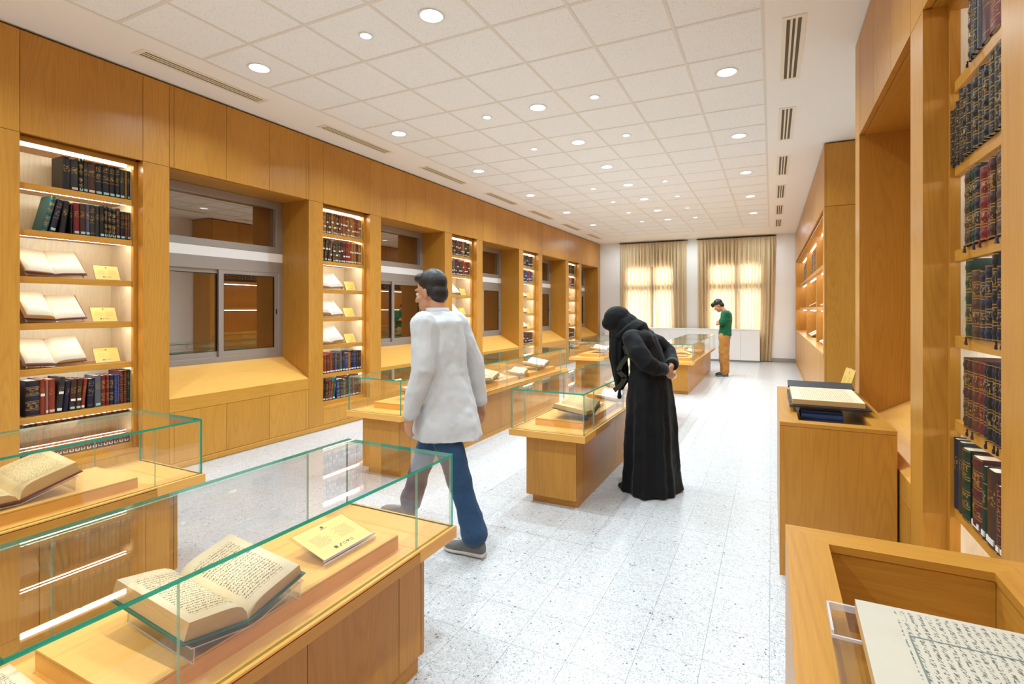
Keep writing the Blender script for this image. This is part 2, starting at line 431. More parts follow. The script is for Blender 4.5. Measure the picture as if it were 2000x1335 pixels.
# ---- floor: a bed, 300 nearest tiles one by one, the rest joined
floor = struct('floor', B().box(-5.6, 1.3, YB, YF+.15, -.12, -.004), M.joint)
TS = .255
tme = B().box(.0006, TS-.0006, .0006, TS-.0006, -.004, 0).mesh('floor_tile', M.terr)
cells = []
for i in range(-20, 6):
    for j in range(-12, 62):
        x, y = -.008+i*TS, 2.23+(j-9)*TS
        if y+TS > YF or y < YB or x < -4.95 or x > 1.0: continue
        cx, cy = x+TS/2, y+TS/2
        d = -.432*cx+.902*cy; r = (.902*cx+.432*cy)
        vis = d > .3 and abs(r/d) < 1.1 and (1.465/d) < .78
        hid = (-1.75 < cx < -1.2 and cy < 1.65) or (-3.4 < cx < -2.85 and cy < 1.65) or (-1.7 < cx < -1.3 and cy > 3.5 and cy < 7.2) or (-3.3 < cx < -2.95 and cy > 3.5) or cx > .05
        cells.append((-1/(d*d) if vis and not hid else 1+abs(d), x, y))
cells.sort()
rest = B()
for k, (w, x, y) in enumerate(cells):
    if k < 300: link('floor_tile', tme, floor, (x, y, 0))
    else: rest.box(x+.0008, x+TS-.0008, y+.0008, y+TS-.0008, -.004, 0)
r_ = struct('floor_tile_field', rest, M.terr, floor); r_['kind'] = 'stuff'

# ---- ceiling: plaster slab and bands, metal grid, mineral tiles, recessed lamps
GX = [-4.22]+[-3.645+.6*i for i in range(6)]+[-.055]
GY = [2.018+.6*k for k in range(-8, 21)]
ceiling = struct('ceiling', B().box(-5.6, 1.3, YB, YF+.15, ZC+.09, ZC+.2)
                 .box(-5.6, GX[0], YB, YF+.15, ZC, ZC+.09).box(GX[-1], 1.3, YB, YF+.15, ZC, ZC+.09)
                 .box(GX[0], GX[-1], GY[-1], YF+.15, ZC, ZC+.09), M.plaster)
g = B()
for x in GX: g.box(x-.012, x+.012, YB, GY[-1], ZC-.001, ZC+.003)
for y in GY: g.box(GX[0], GX[-1], y-.012, y+.012, ZC-.0005, ZC+.0028)
struct('ceiling_grid', g, M.grid, ceiling)
BIGC = [(0, k) for k in (1, 4, 7, 10, 13, 16)]+[(3, k) for k in (1, 4, 6, 8, 10, 12, 14, 16)]+[(6, k) for k in (1, 4, 7, 10, 13, 16)]
SMALLC = [(2, k) for k in (1, 4, 6, 10, 12, 14, 16)]+[(4, k) for k in (4, 6, 10, 12, 14, 16)]
BACK = [(c, k) for c in (0, 3, 6) for k in (-7, -5, -2)]
RB, RS = .078, .040
def tile_mesh(w, d, hole):
    b = B(); z0, z1 = ZC+.003, ZC+.018
    hw, hd = w/2-.004, d/2-.004
    if not hole: b.box(-hw, hw, -hd, hd, 0, .015)
    else:
        n = 24; A, D, Up = [], [], []
        for i in range(n):
            a = 2*PI*i/n; c, s_ = math.cos(a), math.sin(a); q = max(abs(c), abs(s_))
            A.append(b.bm.verts.new((hole*c, hole*s_, 0))); D.append(b.bm.verts.new((hw*c/q, hd*s_/q, 0))); Up.append(b.bm.verts.new((hole*c, hole*s_, .015)))
        for i in range(n):
            j = (i+1) % n
            b.bm.faces.new([A[i], A[j], D[j], D[i]]); b.bm.faces.new([Up[i], Up[j], A[j], A[i]])
    return b.mesh('ceiling_tile', M.tile)
TM = {}
for ci in range(7):
    w = GX[ci+1]-GX[ci]
    for ki in range(-8, 20):
        hole = RB if (ci, ki) in BIGC+BACK else RS if (ci, ki) in SMALLC else 0
        key = (round(w, 3), hole)
        if key not in TM: TM[key] = tile_mesh(w, .6, hole)
        link('ceiling_tile', TM[key], ceiling, ((GX[ci]+GX[ci+1])/2, 2.318+.6*ki, ZC+.003))

def lamp_mesh(r):
    trim = B().disc((0, 0, .004), r, 28, 0, r+.014, (0, 0, 0)).disc((0, 0, 0), r+.014, 28, 0, r+.016, (0, 0, .004)).mesh('trim_ring', M.white)
    refl = B().disc((0, 0, .002), r, 28, 0, r*.62, (0, 0, .06)).mesh('reflector', M.chrome)
    bulb = B().disc((0, 0, .058), r*.62, 24).mesh('lamp', M.lamp)
    return trim, refl, bulb
LM = {True: lamp_mesh(RB), False: lamp_mesh(RS)}
def downlight(x, y, big, label, group, k=1., spread=140):
    t = thing('downlight', label, 'downlight', (x, y, ZC-.0035), 0, group)
    for nme, me in zip(('trim_ring', 'reflector', 'lamp'), LM[big]): link(nme, me, t)
    ld = bpy.data.lights.new('lamp_light', 'AREA'); ld.shape = 'DISK'; ld.size = (RB if big else RS)*1.2
    ld.energy = (BIG_LAMP if big else SMALL_LAMP)*k; ld.color = LAMP_COL; ld.spread = math.radians(spread)
    o = link('lamp_light', ld, t); o.location = (0, 0, .012 if spread < 150 else -.001)
colx = lambda c: (GX[c]+GX[c+1])/2
for c, nm in ((0, 'row beside the left wall panelling'), (3, 'middle row'), (6, 'row beside the right ceiling vents')):
    ks = [k for cc, k in BIGC if cc == c]
    for i, k in enumerate(ks): downlight(colx(c), 2.318+.6*k, True, f'large round ceiling downlight, {ORD[i]} from the camera in the {nm}', 'large ceiling downlights')
    downlight(colx(c), 14.72, True, f'large downlight in the plaster strip before the curtains, {("left", "middle", "right")[c//3]} of three', 'large ceiling downlights', .75, 176)
for c, nm in ((2, 'left'), (4, 'right')):
    for i, k in enumerate([k for cc, k in SMALLC if cc == c]):
        downlight(colx(c), 2.318+.6*k, False, f'small ceiling downlight, {ORD[i]} from the camera in the {nm} row of small ones', 'small ceiling downlights')
for c, k in BACK: downlight(colx(c), 2.318+.6*k, True, f'large ceiling downlight behind the camera, {ORD[(-2-k+2)//3 if k < -2 else 0]} back, {("left", "middle", "right")[c//3]} row', 'large ceiling downlights')

# ---- slot vents in the plaster bands
def vent(x, y0, y1, label, group):
    w = .078
    t = thing('air_vent', label, 'air vent', (x, (y0+y1)/2, ZC), 0, group)
    z0, z1 = ZC-.006, ZC-.0005
    f = B().box(x-w, x-w+.03, y0, y1, z0, z1).box(x+w-.03, x+w, y0, y1, z0, z1).box(x-w+.03, x+w-.03, y0, y0+.035, z0, z1).box(x-w+.03, x+w-.03, y1-.035, y1, z0, z1)
    part('frame', f, M.ventm, t)
    part('slot_backing', B().box(x-w+.03, x+w-.03, y0+.035, y1-.035, ZC-.0015, ZC-.0005), M.ventgap, t)
    for dx in (-.0165, .0165): part('slat', B().box(x+dx-.0075, x+dx+.0075, y0+.035, y1-.035, ZC-.0055, ZC-.002), M.ventm, t)
for i in range(7): vent(-4.53, 2.30+1.83*i, 3.41+1.83*i, f'slot air vent above the left panelling, {ORD[i]} from the camera', 'air vents along the left wall')
for i in range(6): vent(.145, 4.0+1.80*i, 5.10+1.80*i, f'slot air vent in the right plaster band, {ORD[i]} from the camera', 'air vents along the right wall')

# ---- far wall with two window openings, cladding walls, plaster walls
WINS = [(-4.09, -2.63), (-1.66, -.24)]
fw = B()
ys = (YF, YF+.15)
xs = [-5.6, *WINS[0], *WINS[1], 1.3]
for a, c in ((0, 1), (2, 3), (4, 5)): fw.box(xs[a], xs[c], *ys, 0, ZC+.1)
for a, c in WINS: fw.box(a, c, *ys, 0, .70).box(a, c, *ys, 2.74, ZC+.1)
struct('wall_far', fw, M.wall)
struct('baseboard_far', B().box(-4.9, .58, YF-.018, YF, 0, .105), M.granite)
for n, (a, c) in enumerate(WINS):
    f = B(); y0, y1 = YF+.004, YF+.064
    mid = (a+c)/2+(.06 if n == 0 else .06)
    f.box(a, a+.05, y0, y1, .70, 2.74).box(c-.05, c, y0, y1, .70, 2.74).box(a+.05, c-.05, y0, y1, 2.69, 2.74).box(a+.05, c-.05, y0, y1, .70, .76)
    f.box(a+.05, c-.05, y0, y1, 2.0, 2.19).box(mid-.07, mid+.07, y0, y1, .76, 2.0).box(mid-.07, mid+.07, y0, y1, 2.19, 2.69)
    w = struct('window_%d' % (n+6), f, M.alu)
    for z0, z1 in ((.76, 2.0), (2.19, 2.69)):
        for p, q in ((a+.05, mid-.07), (mid+.07, c-.05)): part('pane', B().box(p, q, y0+.025, y0+.031, z0, z1), M.glass, w)
struct('wall_back', B().box(-5.6, 1.3, YB-.15, YB, 0, ZC+.1), M.wall)

wall_left = struct('wall_left', B().box(-5.62, XLB-.02, YB, YF, 0, ZC+.1), M.gap)
def panel(b, wallo, m=None): return part('panel', b, m or M.wood, wallo)
PITCH = 2.765; Y0 = [1.735+PITCH*k for k in range(5)]
G = .0018
TOPZ = 3.487
def fascia(wallo, xf, xb, y0, y1):
    panel(B().box(xf, xb, y0+G, y1-G, 2.746, TOPZ), wallo)
def pillar(wallo, xf, xb, y0, y1):
    panel(B().box(xf, xb, y0+G*.5, y1-G*.5, .053, 2.7425), wallo)
struct('trim_1', B().box(XLB, XL-.04, YB, YF, TOPZ, ZC), M.dark)          # dark-coloured strip standing for the shadow line at the ceiling
struct('baseboard_left', B().box(XLB, XL+.012, YB, YF, 0, .05, bev=.002), M.wood_y)
for a, c in ((-3.0, -1.235), (-1.235, .285), (.285, 1.515)):
    fascia(wall_left, XL-.03, XL, a, c); pillar(wall_left, XL-.03, XL, a, c)
pillar(wall_left, XLB, XL, 1.52, Y0[0]); fascia(wall_left, XL-.03, XL, 1.52, Y0[0])
for y in Y0:
    for a, c in ((0, .8), (.8, 1.015), (1.015, 1.055), (1.055, 1.55), (1.55, 2.03), (2.03, 2.51), (2.51, 2.55), (2.55, 2.765)):
        if y+c > YF: c = YF-y-.02
        fascia(wall_left, XL-.03, XL, y+a, y+c)
    pillar(wall_left, XLB, XL, y+.8, y+1.015)
    pillar(wall_left, XLB, XL, y+2.55, min(y+2.765, YF-.02))
    panel(B().box(XLB, XL-.032, y+1.015, y+2.55, 2.742, 2.765), wall_left, M.wood_y)       # soffit over the window
    panel(B().box(XLB, XL-.10, y, y+.8, 2.742, 2.765), wall_left, M.wood_y)

def left_window(n, y):
    a, c = y+1.016, y+2.549; x0, x1 = XLB, -5.35
    f = B()
    f.box(x0, x1, a, c, 2.657, 2.741, bev=.003).box(x0, x1, a, c, 2.12, 2.198, bev=.003)
    f.box(x0, x1, a, a+.09, 2.198, 2.657, bev=.003).box(x0, x1, c-.09, c, 2.198, 2.657, bev=.003)
    f.box(x0, x1, a, c, 1.885, 2.018, bev=.003).box(x0, x1, a, c, .80, .945, bev=.003).box(x0, x1, a, a+.055, .945, 1.885, bev=.003).box(x0, x1, c-.055, c, .945, 1.885, bev=.003)
    w = struct('window_%d' % n, f, M.alu)
    part('transom_panel', B().box(x0, x1-.004, a, c, 2.018, 2.12), M.white, w)
    part('pane', B().box(x0+.05, x0+.056, a+.09, c-.09, 2.198, 2.657), M.wglass, w)
    for i, (p, q, dx) in enumerate(((a+.055, a+.80, -.028), (a+.745, c-.055, -.004))):
        s = part('sash', B().box(x1+dx-.03, x1+dx, p, p+.055, .945, 1.885).box(x1+dx-.03, x1+dx, q-.055, q, .945, 1.885)
                 .box(x1+dx-.03, x1+dx, p+.055, q-.055, 1.845, 1.885).box(x1+dx-.03, x1+dx, p+.055, q-.055, .945, 1.005), M.alu, w)
        part('pane', B().box(x1+dx-.018, x1+dx-.012, p+.055, q-.055, 1.005, 1.845), M.wglass, s)
        part('rubber_seal', B().box(x1+dx-.010, x1+dx-.004, p+.055, p+.062, 1.005, 1.845).box(x1+dx-.010, x1+dx-.004, q-.062, q-.055, 1.005, 1.845)
             .box(x1+dx-.010, x1+dx-.004, p+.062, q-.062, 1.838, 1.845).box(x1+dx-.010, x1+dx-.004, p+.062, q-.062, 1.005, 1.012), M.black, s)
        if i: part('sash_latch', B().box(x1+dx, x1+dx+.006, q-.036, q-.022, 1.40, 1.46, bev=.002), M.black, s)
CASEN = ['nearest left bookcase', 'second left bookcase', 'third left bookcase', 'fourth left bookcase', 'farthest left bookcase']
WINN = ['nearest left window', 'second left window', 'third left window', 'fourth left window', 'farthest left window']
def window_cabinet(xf, s, y0, y1, label, group):
    """sloping sill box with doors below; s = -1 runs to the left of xf, +1 to the right"""
    t = thing('window_cabinet', label, 'cabinet', (xf+s*.2, (y0+y1)/2, .05), 0, group)
    lo, hi = sorted((xf, xf+s*.02))
    part('front_rail', B().box(lo, hi, y0, y1, .519, .642), M.wood_y, t)
    xb = xf+s*.44; e = .20
    part('sloping_top', B().prism([(xf, .645), (xb, .885), (xb, .84), (xf+s*.02, .60)], 'y', y0, y1-.002), M.slab, t)
    ys_ = [y0, y0+.04, y0+.535, y0+1.015, y0+1.495, y1]
    for i in range(5):
        part('door' if 0 < i < 4 else 'filler_strip', B().box(lo, hi, ys_[i]+G, ys_[i+1]-G, .054, .516), M.wood, t)
    lo, hi = sorted((xf+s*.022, xb))
    part('carcass', B().box(lo, hi, y0+.004, y1-.004, .053, .58), M.gap, t)
    return t
for k, y in enumerate(Y0):
    left_window(k+1, y)
    window_cabinet(XL, -1, y+1.016, y+2.549, f'oak cabinet with sloping top and flush doors under the {WINN[k]}', 'window cabinets')

# ---- right hand cladding: near block, recess with a brown door, far wall unit
struct('wall_right', B().box(1.22, 1.36, YB, YF+.15, 0, ZC+.1), M.wall)
wr = struct('wall_right_cladding', B().box(1.15, 1.19, YB, 4.62, 0, ZC-.01), M.gap)
XRB = 1.15
for a, c in ((-3.0, -1.2), (-1.2, .3), (.3, 1.66)):
    fascia(wr, XR, XR+.03, a, c); pillar(wr, XR, XR+.03, a, c)
for a, c in ((1.66, 1.875), (1.875, 2.70), (2.70, 2.915), (2.915, 3.36), (3.36, 3.88), (3.88, 4.40), (4.40, 4.45), (4.45, 4.65)): fascia(wr, XR, XR+.03, a, c)
for a, c in ((1.66, 1.875), (2.70, 2.915), (4.45, 4.65)): pillar(wr, XR, XRB, a, c)
panel(B().box(XR+.03, XRB, 4.62, 4.65, 2.7425, TOPZ), wr)
panel(B().box(XR+.032, XRB, 2.915, 4.45, 2.742, 2.765), wr, M.wood_y); panel(B().box(XR+.032, XRB, 1.875, 2.70, 2.742, 2.765), wr, M.wood_y)
panel(B().box(XRB-.06, XRB-.04, 2.915, 4.45, .88, 2.742), wr)
window_cabinet(XR, 1, 2.917, 4.448, 'oak window cabinet with sloping top in the right wall niche behind the tall plinth', 'window cabinets')
struct('baseboard_right', B().box(XR-.012, XRB, YB, 4.65, 0, .05), M.wood_y)
struct('trim_2', B().box(XR+.04, XRB, YB, 4.65, TOPZ, ZC), M.dark)  # strip coloured dark to stand for the shade above the right fascia
d1 = struct('door_1', B().box(1.16, 1.215, 5.25, 6.55, .002, 2.25), M.white)
part('door_leaf', B().box(1.15, 1.20, 5.35, 6.45, .01, 2.15), M.brown, d1)
part('door_handle', B().tube([(1.14, 5.47, 1.02), (1.09, 5.47, 1.02), (1.09, 5.60, 1.02)], .011), M.alu, d1)

def bookcase(xf, s, y0, y1, label, nm):
    """built-in bookcase: s = -1 on the left wall, +1 on the right wall"""
    t = thing('bookcase', label, 'bookcase', (xf+s*.3, (y0+y1)/2, .05), 0, 'built-in bookcases')
    X = lambda a, c: sorted((xf+s*a, xf+s*c))
    part('back_panel', B().box(*X(.44, .46), y0, y1, .24, 2.742), M.pale, t)
    for n, (a, c) in enumerate(((y0, y0+.03), (y1-.03, y1))):
        part('side_trim', B().box(*X(.085, .12), a, c, .24, 2.742), M.wood, t)
        part('side_panel', B().box(*X(.12, .44), a, c, .24, 2.742), M.pale, t)
    SHP = [part('header', B().box(*X(.085, .44), y0+.03, y1-.03, 2.702, 2.742), M.wood_y, t)]
    part('base_panel', B().box(*X(0, .02), y0+G, y1-G, .054, .236), M.wood, t)
    part('plinth_top', B().box(*X(.0, .44), y0+G, y1-G, .238, .262), M.wood_y, t)
    for i, z in enumerate((2.405, 2.057, 1.705, 1.353, 1.007, .65, .308)):
        SHP.append(part('shelf', B().box(*X(.10, .125), y0+.03, y1-.03, z-.048, z, bev=.0015).box(*X(.125, .44), y0+.03, y1-.03, z-.030, z), M.wood_y, t))
    for sh, z in zip(SHP, (2.702, 2.405-.030, 2.057-.030, 1.705-.030, 1.353-.030, 1.007-.030, .65-.030)):
        cool = z < .99
        if s < 0: part('led_strip', B().box(*X(.135, .148), y0+.04, y1-.06, z-.016, z), M.ledcool if cool else M.led, sh)
        else: part('led_strip', B().box(*X(.27, .283), y0+.04, y1-.06, z-.012, z), M.ledcool, sh)
    return t
for k, y in enumerate(Y0):
    bookcase(XL, -1, y, y+.8, f'built-in oak bookcase with lit shelves, the {CASEN[k]} along the panelled wall', CASEN[k])
bookcase(XR, 1, 1.875, 2.70, 'built-in oak bookcase with gilt leather volumes at the right edge of the room', 'right bookcase')

# far wall unit
t = thing('wall_unit', 'tall oak wall unit with open lit shelves beyond the right niche, reaching the curtain wall', 'wall unit', (.88, 11.4, 0))
YU0, YU1 = 7.22, 15.58
X0, X1 = XR, 1.19
part('end_panel', B().box(X0+.02, X1, YU0, YU0+.025, .0, 2.717), M.wood, t); part('end_panel', B().box(X0+.02, X1, YU0, YU0+.025, 2.722, 3.487), M.wood, t)
part('corner_post', B().box(X0, X0+.0185, YU0, YU0+.06, .0, 2.717), M.wood, t); part('corner_post', B().box(X0, X0+.0185, YU0, YU0+.06, 2.722, 3.487), M.wood, t)
part('back_panel', B().box(X1-.03, X1, YU0+.03, YU1, .9, 2.70), M.wood, t)
for (a, c) in ((YU0+.062, YU0+.2), (YU1-.35, YU1)): part('side_panel', B().box(X0, X1-.03, a, c, .902, 2.717), M.wood, t)
n = 13; st = (YU1-YU0-.07)/n
for i in range(n):
    a = YU0+.065+i*st
    part('upper_door', B().box(X0, X0+.022, a+G*1.5, a+st-G*1.5, 2.722, 3.487), M.wood, t)
    part('lower_door', B().box(X0, X0+.022, a+G*1.5, a+st-G*1.5, .07, .852), M.wood, t)
part('carcass', B().box(X0+.024, X1, YU0+.03, YU1, .06, .85).box(X0+.024, X1, YU0+.03, YU1, 2.724, 3.48), M.gap, t)
part('kickboard', B().box(X0-.01, X0+.03, YU0+.03, YU1, 0, .065), M.wood_y, t)
part('counter', B().box(X0-.006, X1-.03, YU0+.062, YU1, .856, .90), M.wood_y, t)
part('header', B().box(X0+.03, X1-.03, YU0+.2, YU1-.35, 2.68, 2.715), M.wood_y, t)
for z in (2.10, 1.49): part('shelf', B().box(X0+.085, X1-.03, YU0+.2, YU1-.35, z-.06, z), M.wood_y, t)
BAYS = [(YU0+.2, 9.85), (9.93, 12.5), (12.58, YU1-.35)]
for y in (9.85, 12.5):
    for z0, z1 in ((.90, 1.43), (1.49, 2.04), (2.10, 2.68)): part('partition', B().box(X0+.10, X1-.03, y, y+.08, z0, z1), M.wood, t)
for a, c in BAYS:
    for z in (2.68, 2.04, 1.43): part('led_strip', B().box(X0+.17, X0+.19, a+.05, c-.05, z-.01, z), M.led, t)

# ================================================================== glass display cases
def pane(x0, x1, y0, y1, z0, z1, parent, em=None):
    b = B().box(x0, x1, y0, y1, z0, z1, 1)
    d = (x1-x0, y1-y0, z1-z0); ax = d.index(min(d))
    b.bm.normal_update()
    for f in b.bm.faces:
        if abs(f.normal[ax]) > .9: f.material_index = 0
    return part('glass_pane', b, [M.glass, em or M.edge], parent)
SZ, GZ = .563, .862
def showcase(x0, y0, y1, label, seg=.92, top_joint=None):
    x1 = x0+.605
    t = thing('display_case', label, 'display case', ((x0+x1)/2, (y0+y1)/2, 0), 0, 'glass topped display cases')
    bx0, bx1, by0, by1 = x0+.105, x1-.10, y0+.09, y1-.09
    part('plinth', B().box(bx0+.035, bx1-.004, by0+.04, by1-.035, 0, .06), M.wood_x, t)
    part('base', B().box(bx0, bx1-.019, by0+.019, by1-.019, .06, SZ-.05), M.wood, t)
    part('end_panel', B().box(bx0, bx1, by0, by0+.018, .06, SZ-.051), M.wood, t)
    part('end_panel', B().box(bx0, bx1, by1-.018, by1, .06, SZ-.051), M.wood, t)
    e = .245
    n = max(1, round((y1-y0-2*e)/seg)); L = (y1-y0-2*e)/n
    ds = [by0+.02, y0+e]+[y0+e+L*.5*i for i in range(1, 2*n)]+[y1-e, by1-.02]
    for a, c in zip(ds, ds[1:]): part('door', B().box(bx1-.018, bx1, a+.0015, c-.0015, .063, SZ-.053), M.wood, t)
    part('top_end', B().box(x0, x1, y0, y0+e-.001, SZ-.05, SZ, bev=.0015), M.slab, t)
    part('top_end', B().box(x0, x1, y1-e+.001, y1, SZ-.05, SZ, bev=.0015), M.slab, t)
    part('top_centre', B().box(x0, x1, y0+e, y1-e, SZ-.009, SZ, bev=.0015), M.slab, t)
    part('edge_rail', B().box(x0, x1-.001, y0+e, y1-e, SZ-.05, SZ-.0125, bev=.0015), M.wood_y, t)
    q, th = .012, .011
    a0, a1, c0, c1, zt = x0+q, x1-q, y0+q, y1-q, GZ-th
    pane(a0, a1, c0, c0+th, SZ, zt, t); pane(a0, a1, c1-th, c1, SZ, zt, t)
    js = [c0+th]+[y0+e+L*i for i in range(n+1)]+[c1-th]
    for p, r in zip(js, js[1:]):
        for xx in (a0, a1-th): pane(xx, xx+th, p+.0005, r-.0005, SZ, zt, t, M.gjoint)
    tj = [c0]+(top_joint or [y0+e+L*i for i in range(2, n, 2)])+[c1]
    for p, r in zip(tj, tj[1:]): pane(a0, a1, p+.0005, r-.0005, zt, GZ, t)
    return t
LX, RX = -3.405, -1.788
CASES = {'A': (RX, -2.10, 1.785, 'glass topped oak display case in front of the walking person, holding the large green book', [.40]),
         'F': (LX, -2.10, 1.755, 'oak display case nearest the panelled wall on the left, tan open book under its glass', None),
         'B': (LX, 3.38, 7.25, 'long glass display case behind the walking person, in line with the left window cabinets', None),
         'C': (RX, 3.40, 7.25, 'glass display case that the person in black leans over', None),
         'D': (RX, 8.87, 12.65, 'far display case beside the person in the green shirt', None),
         'E': (LX, 8.87, 12.65, 'far left display case near the end of the panelled wall, seen past the black headscarf', None)}
for k, (x, a, c, lab, tj) in CASES.items(): showcase(x, a, c, lab, top_joint=tj)

CN = {'A': 'front display case', 'F': 'leftmost display case', 'B': 'case behind the walking person', 'C': 'case before the person in black', 'D': 'far right case', 'E': 'far left case'}
def riser(k, y0, y1, n=None):
    x = CASES[k][0]
    b = B().box(x+.128, x+.522, y0, y1, SZ, SZ+.044).box(x+.128, x+.522, y0, y1, SZ+.0455, SZ+.052)
    o = part('display_riser', b, M.slab, None)
    tag(o, f'low oak riser block inside the {CN[k]}' + (f', {ORD[n]} from the camera' if n is not None else ''), 'riser', 'riser blocks inside the cases')

def page_side(w, h, t, ang, sgn, n=9):
    """cross-section of one half of an open book; returns bottom and top outline in x,z"""
    ca, sa = math.cos(ang), math.sin(ang); bot, top = [], []
    for i in range(n):
        s = w*(i/(n-1))**1.35
        th = t*(1-math.exp(-s/.018))*(1-.12*s/w)+.0008
        s2 = s*.985 + t*.05
        bot.append((sgn*s*ca, s*sa)); top.append((sgn*(s2*ca-th*sa), s2*sa+th*ca))
    return bot, top
def open_book(label, loc, rz, tilt=.12, w=.17, h=.25, tl=.03, tr=.03, aL=.2, aR=.2, cover='#184a32', page=None, group=None, cat='open book', blank_left=False, ov=.008):
    page = page or M.page
    t = thing('open_book', label, cat, loc, rz, group); t.rotation_euler = (tilt, 0, rz)
    c = B()
    for sg, a in ((-1, aL), (1, aR)):
        ca, sa = math.cos(a), math.sin(a); W_ = w+ov
        pts = [(0, -.001), (sg*W_*ca, W_*sa-.001), (sg*(W_*ca+.004*sa), W_*sa-.0045), (0, -.0045)]
        c.prism(pts if sg > 0 else pts[::-1], 'y', -ov, h+ov)
    o = link('cover', c.mesh('cover', M.board), t, None, cover)
    for sg, a, th in ((-1, aL, tl), (1, aR, tr)):
        bot, top = page_side(w, h, th, a, sg)
        b = B(); uvl = b.bm.loops.layers.uv.new('UVMap')
        n = len(bot)
        V = {}
        for nm, arr in (('b', bot), ('t', top)):
            for yy, tagy in ((0, 0), (h, 1)): V[nm, tagy] = [b.bm.verts.new((p[0], yy, p[1]+.0002)) for p in arr]
        def face(vs, mi, uvs=None):
            f = b.bm.faces.new(vs); f.material_index = mi; f.smooth = mi == 0
            if uvs:
                for lp, u in zip(f.loops, uvs): lp[uvl].uv = u
        for i in range(n-1):
            u0, u1 = i/(n-1), (i+1)/(n-1)
            u0, u1 = u0**1.35, u1**1.35
            if sg < 0: u0, u1 = 1-u0, 1-u1
            face([V['t', 0][i], V['t', 0][i+1], V['t', 1][i+1], V['t', 1][i]], 0, [(u0, 0), (u1, 0), (u1, 1), (u0, 1)])
            face([V['b', 0][i], V['b', 1][i], V['b', 1][i+1], V['b', 0][i+1]], 1)
            for e in (0, 1): face([V['b', e][i], V['b', e][i+1], V['t', e][i+1], V['t', e][i]], 1)
        face([V['b', 0][-1], V['b', 1][-1], V['t', 1][-1], V['t', 0][-1]], 1)
        face([V['b', 0][0], V['t', 0][0], V['t', 1][0], V['b', 1][0]], 1)
        link('page_block', b.mesh('page_block', [page, M.pedge]), t)
    return t
def book_stand(label, loc, rz, tilt, w, h, aL, aR, drop, group=None):
    """bent clear acrylic cradle with front lip and legs"""
    t = thing('book_stand', label, 'book stand', loc, rz, group); t.rotation_euler = (tilt, 0, rz)
    b = B(); T = .003
    for sg, a in ((-1, aL), (1, aR)):
        ca, sa = math.cos(a), math.sin(a)
        pts = [(0, -.006), (sg*w*ca, w*sa-.006), (sg*(w*ca+T*sa), w*sa-.006-T), (0, -.006-T)]
        b.prism(pts if sg > 0 else pts[::-1], 'y', -.012, h*.92)
        b.box(*sorted((sg*w*ca*.96, sg*(w*ca*.96-T))), -.010, h*.9, -drop, w*sa*.95-.010)
    b.bm.normal_update()
    big = max(f.calc_area() for f in b.bm.faces)
    for f in b.bm.faces: f.material_index = 0 if f.calc_area() > big*.12 else 1
    link('cradle', b.mesh('cradle', [M.acryl, M.acredge]), t)
    return t
def card_parts():
    W_, H_ = .10, .0715
    card = B().box(-W_, W_, 0, 2*H_, 0, .0012).mesh('card', M.card)
    p = B(); q = lambda x, y, w, h, mi=0: p.box(x-w/2, x+w/2, y-h/2, y+h/2, .0012, .0015, mi)
    p.disc((0, 2*H_-.017, .0016), .0055, 10); q(0, 2*H_-.0255, .024, .0016)
    rr = random.Random(3)
    for side in (-1, 1):
        for i in range(8):
            ln = .06*(.75+.25*rr.random()); y = .098-i*.0066
            x = side*.043
            k = 0.
            while k < ln-.004:
                d = .004+.008*rr.random(); q(x+side*(.03-k-d/2), y, d, .0017, 1); k += d+.0018
    for i, x in enumerate((-.032, -.014, .002, .016, .031)):
        y = .024
        if i == 0: q(x, y, .011, .012)
        elif i == 1: q(x-.002, y-.003, .005, .006); q(x+.003, y+.003, .004, .005)
        elif i in (2, 4):
            for dx, dy, w, h in ((0, .0045, .010, .0012), (0, -.0045, .010, .0012), (-.0045, 0, .0012, .009), (.0045, 0, .0012, .009)): q(x+dx, y+dy, w, h)
        else: q(x, y+.003, .010, .004); q(x, y-.002, .004, .004)
    pr = p.mesh('print', [M.cardink, M.cardtext])
    h = B().box(-W_-.006, W_+.006, -.006, 2*H_+.006, -.004, -.0008, 0).box(-W_-.006, W_+.006, -.006, -.003, -.0008, .008, 1).box(-W_-.006, W_+.006, -.012, -.008, -.050, -.004, 1)
    hd = h.mesh('acrylic_holder', [M.acryl, M.acredge])
    return card, pr, hd
CARD = card_parts()
def caption_card(label, loc, rz, tilt, s=1., group=None):
    t = thing('caption_card', label, 'caption card', loc, rz, group); t.rotation_euler = (tilt, 0, rz); t.scale = (s, s, s)
    for n, me in zip(('card', 'print', 'acrylic_holder'), CARD): link(n, me, t)
    return t
GB, GS, GC = 'open books in the display cases', 'acrylic stands in the display cases', 'caption cards in the display cases'
RZ = SZ+.0525
R90 = PI/2
# case A
riser('A', .615, 1.515)
book_stand('clear acrylic cradle under the large green open book in the front case', (-1.255, .905, RZ+.016), R90, .10, .165, .30, .22, .27, .016, GS)
open_book('large open book with green cover and cream text pages in the front display case', (-1.262, .905, RZ+.020), R90, .10, .172, .315, .048, .034, .22, .27, '#12614d', M.page, GB)
caption_card('golden caption card lying beside the green book in the front case', (-1.325, 1.33, RZ+.022), R90, .28, 1.12, GC)
open_book('pale open book low on the case top at the bottom left corner of the view', (-1.42, .415, SZ+.022), R90, .05, .145, .21, .025, .022, .06, .05, '#b99a68', M.page, GB)
# case F (left front)
riser('F', .20, 1.465)
book_stand('clear acrylic cradle under the tan open book in the leftmost case', (-2.915, 1.03, RZ+.02), R90, .10, .21, .27, .05, .30, .016, GS)
open_book('thick tan open book with maroon cover in the leftmost display case', (-2.92, 1.03, RZ+.026), R90, .10, .22, .29, .035, .055, .05, .30, '#6b2338', M.page_tan, GB)
